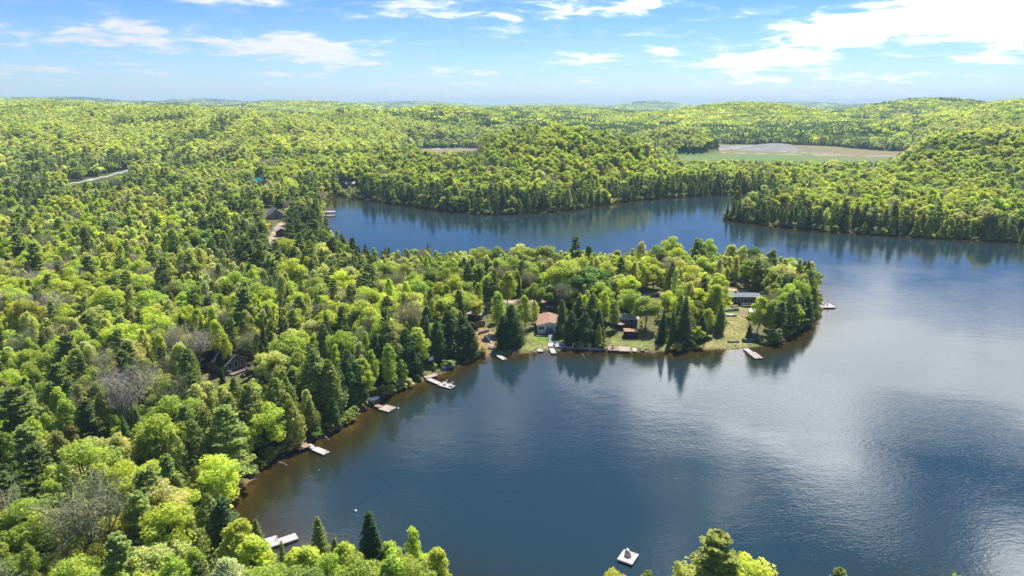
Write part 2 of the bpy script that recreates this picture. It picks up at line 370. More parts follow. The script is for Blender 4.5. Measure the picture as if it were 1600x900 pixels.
col[pit] = np.array((.20, .19, .19)) * (.85 + .3 * n01(9, 4))[pit][:, None]
trk = seg_d(gx, gy, np.array([(px_x(1095, 1160), 1180), (px_x(1130, 1120), 1135), (px_x(1200, 1090), 1100), (px_x(1300, 1060), 1075), (px_x(1400, 1040), 1060)])) < 4.5
trk |= seg_d(gx, gy, np.array([(px_x(1105, 1200), 1190), (px_x(1135, 1270), 1260), (px_x(1200, 1290), 1310)])) < 4
trk |= seg_d(gx, gy, np.array([(px_x(1215, 1170), 1165), (px_x(1260, 1120), 1130), (px_x(1330, 1060), 1075)])) < 5
col[trk & (fw > .3)] = (.33, .29, .23)
f1 = (fw > .3) & (gy > 900) & (gx < 100); col[f1] = np.array((.20, .165, .11))
pt = seg_d(gx, gy, np.array([(px_x(640, 1275), 1275), (px_x(690, 1235), 1235), (px_x(672, 1285), 1290)])) < 9
col[pt & f1] = (.38, .33, .27)
f2 = (fw > .3) & (gy < 820) & (gx < 0); col[f2] = np.array((.17, .14, .075))
HWP = pts_px([(40, 292, 8), (95, 287, 8), (130, 282, 8), (165, 275, 8), (203, 268, 8), (260, 258, 8)])
hw = seg_d(gx, gy, HWP)
col[(hw < 5 + 8 * np.exp(-((gx - HWP[3][0]) / 14) ** 2)) & (gx > HWP[1][0] - 6) & (gx < HWP[5][0])] = (.36, .34, .32)

q = np.arange((len(ROWS) - 1) * (NC - 1)); i0 = (q // (NC - 1)) * NC + q % (NC - 1)
QUADS = np.stack([i0, i0 + 1, i0 + NC + 1, i0 + NC], 1)
mg, t = mat('ground_soil')
ca = t.new('ShaderNodeAttribute', attribute_type='GEOMETRY', attribute_name='gcol').outputs['Color']
ob = t.new('ShaderNodeTexCoord').outputs['Object']
n1 = t.noise(ob, .9, 6, .65); n2 = t.noise(ob, .12, 4, .6)
c = t.mix(1, ca, t.mix(t.ramp(n1, .3, .7), (.55, .55, .55, 1), (1.4, 1.4, 1.35, 1)), 'MULTIPLY')
c = t.mix(1, c, t.mix(n2, (.75, .75, .75, 1), (1.2, 1.2, 1.2, 1)), 'MULTIPLY')
p = t.new('ShaderNodeBsdfPrincipled'); t.put(p.inputs['Base Color'], c); p.inputs['Roughness'].default_value = .95; p.inputs['Specular IOR Level'].default_value = .1
b = t.new('ShaderNodeBump'); b.inputs['Distance'].default_value = .25; t.put(b.inputs['Height'], n1); t.l.new(b.outputs[0], p.inputs['Normal'])
t.l.new(p.outputs[0], t.out)
meg = fast_mesh('ground', np.stack([gx, gy, GZ], 1), QUADS, [mg])
ga = meg.attributes.new('gcol', 'FLOAT_COLOR', 'POINT'); ga.data.foreach_set('color', np.concatenate([col, np.ones((len(col), 1))], 1).astype(np.float32).ravel())
meg.polygons.foreach_set('use_smooth', np.ones(len(meg.polygons), bool))
tag(link('ground', meg), 'wooded ground, grassy yards and fields stretching from the lake to the horizon', kind='structure')

# ---------------------------------------------------------------- lake
near = (SDG < 1.2)
sel = near[QUADS].any(1); Q2 = QUADS[sel]
used, inv = np.unique(Q2.ravel(), return_inverse=True); Q2 = inv.reshape(-1, 4)
V2 = np.stack([gx[used], gy[used], np.zeros(len(used))], 1)
mw, t = mat('lake_water')
dep = t.new('ShaderNodeAttribute', attribute_type='GEOMETRY', attribute_name='depth').outputs['Fac']
ob = t.new('ShaderNodeTexCoord').outputs['Object']
mp = t.new('ShaderNodeMapping'); t.l.new(ob, mp.inputs[0]); mp.inputs['Rotation'].default_value = (0, 0, R(-28)); mp.inputs['Scale'].default_value = (.75, 1.5, 1)
w1 = t.noise(mp.outputs[0], 1.15, 3, .6, .3); w2 = t.noise(mp.outputs[0], .22, 2, .5); wind = t.noise(ob, .018, 3, .55, .8)
hgt = t.m('ADD', t.m('MULTIPLY', w1, t.m('ADD', .35, t.ramp(wind, .35, .7))), t.m('MULTIPLY', w2, .9))
b = t.new('ShaderNodeBump'); b.inputs['Distance'].default_value = .032; b.inputs['Strength'].default_value = 1; t.put(b.inputs['Height'], hgt)
body = t.new('ShaderNodeBsdfDiffuse'); t.put(body.inputs[0], t.mix(t.ramp(dep, .35, 1.0), (.030, .026, .008, 1), (.012, .029, .038, 1)))  # near shore: tannin brown, with dark tree reflections put into the colour too
tr = t.new('ShaderNodeBsdfTransparent'); t.put(tr.inputs[0], t.mix(t.ramp(dep, 0, .7), (.95, .85, .6, 1), (.52, .46, .26, 1)))
mb = t.new('ShaderNodeMixShader'); t.put(mb.inputs[0], t.ramp(dep, -.25, .95)); t.l.new(tr.outputs[0], mb.inputs[1]); t.l.new(body.outputs[0], mb.inputs[2])
gl = t.new('ShaderNodeBsdfGlossy'); gl.inputs['Roughness'].default_value = .06; t.l.new(b.outputs[0], gl.inputs['Normal'])
fr = t.new('ShaderNodeFresnel'); fr.inputs[0].default_value = 1.45; t.l.new(b.outputs[0], fr.inputs['Normal'])
mx = t.new('ShaderNodeMixShader'); t.put(mx.inputs[0], fr.outputs[0]); t.l.new(mb.outputs[0], mx.inputs[1]); t.l.new(gl.outputs[0], mx.inputs[2]); t.l.new(mx.outputs[0], t.out)
mel = fast_mesh('lake_water', V2, Q2, [mw])
da = mel.attributes.new('depth', 'FLOAT', 'POINT'); da.data.foreach_set('value', np.clip(1 - np.exp(SDG[used] / (8.5 + 4.0 * wob(gx[used], gy[used], 19, 8))), -.2, 1).astype(np.float32))
tag(link('lake_water', mel), 'dark blue lake with shallow brown edges mirroring bright clouds', kind='structure')

# ---------------------------------------------------------------- tree shapes
def leaf_tris(P, N, size, rg, asp=1.0, up=None):
    """one triangle per leaf spray, at P, roughly facing N"""
    n = len(P); N = N + rg.normal(0, .55, (n, 3)); N /= np.linalg.norm(N, axis=1)[:, None] + 1e-9
    ref = rg.normal(0, 1, (n, 3)) if up is None else up + rg.normal(0, .35, (n, 3))
    A = np.cross(N, ref); A /= np.linalg.norm(A, axis=1)[:, None] + 1e-9; B = np.cross(N, A)
    s = (size * rg.uniform(.65, 1.35, n))[:, None]
    v0 = P - A * s * .5 - B * s * .35 * asp; v1 = P + A * s * .5 - B * s * .35 * asp; v2 = P + B * s * .65 * asp + A * s * rg.uniform(-.25, .25, (n, 1))
    return np.stack([v0, v1, v2], 1).reshape(-1, 3)
def sphere_pts(n, rg):
    v = rg.normal(0, 1, (n, 3)); return v / np.linalg.norm(v, axis=1)[:, None]
class TR:                                                 # collects trunk tubes and leaves
    def __init__(s): s.mb = MB(); s.L = []; s.var = []
    def leaves(s, V, var): s.L.append(V); s.var.append(var)
def limb(T, p0, p1, r0, r1, rg, n=4, seg=3, bend=.06):
    p0 = np.array(p0, float); p1 = np.array(p1, float); L = np.linalg.norm(p1 - p0); pts = [p0 + (p1 - p0) * i / seg + (rg.normal(0, L * bend, 3) if 0 < i < seg else 0) for i in range(seg + 1)]
    T.mb.tube(pts, [r0 + (r1 - r0) * i / seg for i in range(seg + 1)], n, cap=False); return pts
def broad(seed, H=14, rx=3.7, rz=5.0, nl=15, n=6500, size=.37, tr=.2, low=.36, lobe=(.95, 1.75)):
    rg = np.random.default_rng(seed); T = TR(); cz = H - rz
    top = limb(T, (0, 0, -.6), (rg.normal(0, .3), rg.normal(0, .3), H * .82), tr, .05, rg, 6, 5, .02)
    C, RR = [], []
    while len(C) < nl:
        d = sphere_pts(1, rg)[0]; k = rg.uniform(.45, .92)
        c = np.array((d[0] * rx * k, d[1] * rx * k, cz + d[2] * rz * k))
        r = rg.uniform(*lobe) * (1 - .2 * max(0, d[2]))
        if c[2] - r < H * low * .6: continue
        if c[2] + r > H * 1.04: continue
        C.append(c); RR.append(r)
    C.append(np.array((0, 0, H - 1.7))); RR.append(1.6)
    C = np.array(C); RR = np.array(RR)
    for c in C:
        h0 = max(H * .22, c[2] - rg.uniform(2, 4.5)); limb(T, (0, 0, h0), c, tr * .42, .03, rg, 4, 3)
    w_ = RR ** 2 / np.sum(RR ** 2); cnt = rg.multinomial(n, w_)
    for c, r, m in zip(C, RR, cnt):
        dirs = sphere_pts(m, rg); rad = r * (1 - .55 * rg.random(m) ** 2.2) * (1 + .16 * np.sin(dirs[:, 0] * 7 + seed) * np.sin(dirs[:, 2] * 6 + dirs[:, 1] * 5))
        Pp = c + dirs * rad[:, None] * np.array((1, 1, .82))
        Nn = dirs * .7 + np.array((0, 0, .55))
        T.leaves(leaf_tris(Pp, Nn, size, rg), np.clip(rg.normal(.5, .13) + rg.normal(0, .17, m), 0, 1))
    return T
def aspen(seed, H=14, n=3800, size=.31, rx=2.1, nl=20, tr=.13):
    rg = np.random.default_rng(seed); T = TR()
    limb(T, (0, 0, -.6), (rg.normal(0, .5), rg.normal(0, .5), H * .93), tr, .03, rg, 6, 6, .012)
    for i in range(nl):
        f = (i + .5) / nl; z = H * (.30 + .68 * f); a = i * 2.4 + rg.random(); rr = rx * math.sin(math.pi * min(1, (f * .82 + .17))) ** .7 * rg.uniform(.45, 1.0)
        c = np.array((math.cos(a) * rr * .75, math.sin(a) * rr * .75, z)); r = rg.uniform(.7, 1.15) * (1.15 - .45 * f)
        limb(T, (0, 0, z - rr * 1.1 - .6), c, .05, .015, rg, 4, 2); m = max(3, int(n / nl))
        dirs = sphere_pts(m, rg); Pp = c + dirs * (r * rg.random(m) ** .4)[:, None] * np.array((1, 1, 1.45))
        T.leaves(leaf_tris(Pp, dirs * .5 + np.array((0, 0, .3)), size, rg), np.clip(rg.normal(.5, .12) + rg.normal(0, .2, m), 0, 1))
    return T
def pine(seed, H=18, n=7000, size=.40, rmax=3.6, base=.25, tr=.24, wh=15):
    rg = np.random.default_rng(seed); T = TR(); limb(T, (0, 0, -.6), (rg.normal(0, .2), rg.normal(0, .2), H * .98), tr, .03, rg, 6, 7, .006)
    nb = 5; per = max(4, int(n / (wh * nb)))
    for i in range(wh):
        f = (i + .3) / wh; z = H * (base + (1 - base) * f) - .5; R_ = rmax * (1 - f) ** .6 * (.72 + .28 * min(1, f * 5)) * rg.uniform(.58, 1.15) + .25
        for k in range(nb):
            if rg.random() < .14: continue
            a = 2 * math.pi * k / nb + i * 1.1 + rg.normal(0, .25); rl = R_ * rg.uniform(.62, 1.15); up = rl * rg.uniform(.05, .3) + (.25 if f > .8 else 0)
            d = np.array((math.cos(a), math.sin(a), 0)); e = d * rl + np.array((0, 0, z + up)); s0 = np.array((0, 0, z - .1))
            T.mb.tube([s0, s0 * .5 + e * .5 - np.array((0, 0, .12 * rl)), e], [.05, .035, .012], 3, cap=False)
            tt = rg.uniform(.28, 1.03, per) ** .75; side = np.array((-d[1], d[0], 0)); wdt = .16 + .24 * rl * np.sin(np.clip(tt, 0, 1) * 2.6)
            Pp = s0 + (e - s0) * tt[:, None] - np.array((0, 0, 1)) * (.25 * rl * tt * (1 - tt))[:, None] + side * (rg.normal(0, 1, per) * wdt * .62)[:, None] + np.array((0, 0, 1)) * np.abs(rg.normal(0, .16, per))[:, None]
            T.leaves(leaf_tris(Pp, np.tile((0, 0, 1.0), (per, 1)) + d * .15, size, rg, 1.15), np.clip(rg.normal(.5, .1) + rg.normal(0, .16, per), 0, 1))
    return T
def spruce(seed, H=14, n=5200, size=.34, rmax=2.1, tr=.16, power=.85, wh=24):
    rg = np.random.default_rng(seed); T = TR(); limb(T, (0, 0, -.6), (0, 0, H * .99), tr, .015, rg, 6, 4, 0)
    tot = sum(1.15 - i / wh for i in range(wh))
    for i in range(wh):
        f = i / wh; z = H * (.07 + .93 * f); R_ = rmax * (1 - f) ** power * rg.uniform(.68, 1.2) + .12; m = max(6, int(n * (1.15 - f) / tot)); nb = 9
        a = (rg.integers(0, nb, m) * 2 * math.pi / nb) + i * .9 + rg.normal(0, .13, m); tt = rg.random(m) ** .55
        rr = R_ * tt * (.85 + .3 * rg.random(m)); d = np.stack([np.cos(a), np.sin(a), np.zeros(m)], 1)
        Pp = d * rr[:, None] + np.array((0, 0, z)) - np.array((0, 0, 1)) * (.32 * rr * (1 if power > .7 else .6))[:, None] + rg.normal(0, .05, (m, 3))
        T.leaves(leaf_tris(Pp, np.array((0, 0, .8)) + d * .55, size * (1 - .35 * f), rg, 1.25, up=np.cross(d, np.array((0, 0, 1.)))), np.clip(.5 + rg.normal(0, .2, m), 0, 1))
    return T
def cedar(seed, H=13, n=5600, size=.32, rmax=2.25, tr=.2):
    rg = np.random.default_rng(seed); T = TR(); limb(T, (0, 0, -.6), (rg.normal(0, .15), 0, H * .93), tr, .03, rg, 6, 4, .005)
    nl = 46
    for i in range(nl):
        f = (i + .5) / nl; z = H * (.06 + .9 * f); R_ = rmax * (math.sin(min(1, (1 - f) * 1.35 + .02) * math.pi / 2)) ** .9; a = i * 2.39996 + rg.normal(0, .2)
        c = np.array((math.cos(a), math.sin(a), 0)) * R_ * rg.uniform(.38, .92); c[2] = z; r = (.36 * R_ + .26) * rg.uniform(.75, 1.3); m = max(4, int(n / nl * (.55 + .9 * (1 - f))))
        dirs = sphere_pts(m, rg); Pp = c + dirs * (r * (1 - .5 * rg.random(m) ** 2))[:, None] * np.array((1, 1, 1.45)); out = Pp * np.array((1, 1, 0)); out /= np.linalg.norm(out, axis=1)[:, None] + .01
        T.leaves(leaf_tris(Pp, out * .8 + dirs * .4 + np.array((0, 0, .3)), size, rg, 1.5, up=np.cross(out, np.array((0, 0, 1.)))), np.clip(rg.normal(.5, .13) + rg.normal(0, .18, m), 0, 1))
    return T
def bare(seed, H=14, n=2200, rx=3.6, tr=.2):
    rg = np.random.default_rng(seed); T = TR(); ends = []
    for st in range(3):
        b0 = rg.normal(0, .35, 2); mid = np.array((b0[0] * 3, b0[1] * 3, H * .45)); limb(T, (b0[0], b0[1], -.6), mid, tr * .7, tr * .45, rg, 5, 3, .02)
        for k in range(7):
            a = rg.random() * 6.283; f = rg.uniform(.35, 1); e = mid + np.array((math.cos(a) * rx * .8 * f, math.sin(a) * rx * .8 * f, H * rg.uniform(.18, .52)))
            s0 = mid * rg.uniform(.65, 1); limb(T, s0, e, tr * .48, .05, rg, 4, 3, .05)
            for j in range(4):
                e2 = e + rg.normal(0, 1, 3) * (1.3, 1.3, .9) + (0, 0, .7); s2 = s0 + (e - s0) * rg.uniform(.45, 1); limb(T, s2, e2, .04, .015, rg, 3, 2, .05); ends.append((s2, e2))
    m = max(1, n // len(ends))
    for s2, e2 in ends:
        tt = rg.random(m)[:, None]; Pp = s2 + (e2 - s2) * tt + rg.normal(0, .45, (m, 3)); dr = (e2 - s2) / np.linalg.norm(e2 - s2) * .6 + rg.normal(0, .7, (m, 3)) + (0, 0, .4)
        sd2 = np.cross(dr, rg.normal(0, 1, (m, 3))); sd2 /= np.linalg.norm(sd2, axis=1)[:, None] + .01
        V = np.stack([Pp - sd2 * .035, Pp + sd2 * .035, Pp + dr * .9], 1).reshape(-1, 3); T.leaves(V, np.clip(.5 + rg.normal(0, .25, m), 0, 1))
    return T
def crown_mesh(name, T, lm):
    V = np.concatenate(T.L); return fast_mesh(name, V, np.arange(len(V)).reshape(-1, 3), [lm], var=np.concatenate(T.var))
def whole_mesh(name, T, lm, bm, trunk=True):
    V = np.concatenate(T.L); var = np.concatenate(T.var); F = np.arange(len(V)).reshape(-1, 3); mi = np.zeros(len(F))
    if trunk and T.mb.f:
        tv = np.array(T.mb.v); tf = np.array([f for f in T.mb.f if len(f) == 4]); tf = np.concatenate([tf[:, [0, 1, 2]], tf[:, [0, 2, 3]]]) + len(V)
        V = np.concatenate([V, tv]); F = np.concatenate([F, tf]); mi = np.concatenate([mi, np.ones(len(tf))]); var = np.concatenate([var, np.full(len(tf), .5)])
    return fast_mesh(name, V, F, [lm, bm], mi, var)

KIND = {}                                                 # kind -> [(crown mesh, trunk mesh, native height, radius)]
def reg(kind, T, lm, bm, H, r): KIND.setdefault(kind, []).append((crown_mesh(kind + '_crown', T, lm), T.mb.mesh(kind + '_trunk', bm), H, r))
for k, (a, b_, c_) in enumerate([(3.7, 5.0, 22), (4.3, 4.6, 26), (3.2, 5.4, 18), (3.9, 5.2, 30)]): reg('broadleaf_tree', broad(10 + k, 14, a, b_, c_), M_LEAF, M_BARK, 14, a)
for k in range(3): reg('aspen_tree', aspen(20 + k), M_LEAF, M_PALEBARK, 14, 2.1)
for k in range(3): reg('pine_tree', pine(30 + k, rmax=(3.6, 4.1, 3.2)[k], base=(.25, .18, .4)[k]), M_NEED, M_BARK, 18, 3.4)
for k in range(3): reg('spruce_tree', spruce(40 + k, rmax=(2.1, 1.6, 2.5)[k]), M_NEED, M_BARK, 14, 2.0)
for k in range(5): reg('cedar_tree', cedar(50 + k, rmax=(2.3, 2.0, 2.7, 1.7, 2.4)[k]), M_NEED, M_BARK, 13, 2.2)
for k in range(2): reg('bare_tree', bare(60 + k), M_TWIG, M_GREYBARK, 14, 3.6)

TINT = {  # linear base colours
    'lime': (0.175, 0.203, 0.034), 'bright': (0.140, 0.174, 0.034), 'green': (0.102, 0.132, 0.032), 'deep': (0.062, 0.108, 0.024), 'yellow': (0.188, 0.205, 0.042), 'gold': (0.200, 0.198, 0.055), 'rust': (0.150, 0.125, 0.070),
    'olive': (0.130, 0.135, 0.050), 'pale': (0.192, 0.205, 0.088), 'silver': (0.180, 0.200, 0.115), 'pine': (0.068, 0.092, 0.032), 'pinelit': (0.108, 0.136, 0.040), 'bluepine': (0.044, 0.070, 0.034), 'spruce': (0.024, 0.046, 0.019), 'cedar': (0.083, 0.102, 0.028),
    'cedardark': (0.036, 0.060, 0.020), 'cedaryel': (0.125, 0.140, 0.034), 'grey': (0.270, 0.245, 0.220), 'greygreen': (.20, .21, .12)}
TONE = {'lime': 'lime green', 'bright': 'bright green', 'green': 'mid green', 'deep': 'deep green', 'yellow': 'yellow-green', 'gold': 'golden yellow', 'rust': 'rusty brown', 'olive': 'dull olive', 'pale': 'pale green', 'silver': 'silvery green',
        'pine': 'dark green', 'pinelit': 'fresh green', 'bluepine': 'blue-green', 'spruce': 'very dark', 'cedar': 'mossy green', 'cedardark': 'dark green', 'cedaryel': 'yellowish', 'grey': 'bare grey', 'greygreen': 'grey budding'}
WORD = {'broadleaf_tree': ('rounded tree', 'leafy tree'), 'aspen_tree': ('slender tree', 'leafy tree'), 'pine_tree': ('feathery pine', 'pine'), 'spruce_tree': ('pointed spruce', 'spruce'),
        'cedar_tree': ('dense cedar', 'cedar'), 'bare_tree': ('leafless tree', 'bare tree')}
def jit(c, s=.16):
    k = 1 + rng.normal(0, s * .9); return tuple(float(max(.008, v * k * (1 + rng.normal(0, s * .22)))) for v in c)
def place_tree(kind, x, y, z, h, tone, label, group, fat=1.0, lean=.03, var=None):
    vs = KIND[kind]; cm, tm, H, r = vs[int(rng.integers(len(vs))) if var is None else var]; s = h / H
    o = thing(kind, label, WORD[kind][1], (x, y, z - .1), float(rng.uniform(0, 6.283)), group); o.rotation_euler = (float(rng.normal(0, lean)), float(rng.normal(0, lean)), o.rotation_euler.z)
    f = s * fat; o.scale = (f, f, s)
    c_ = link('crown', cm, o); c_['tint'] = jit(TINT[tone], .1); link('trunk', tm, o); return o

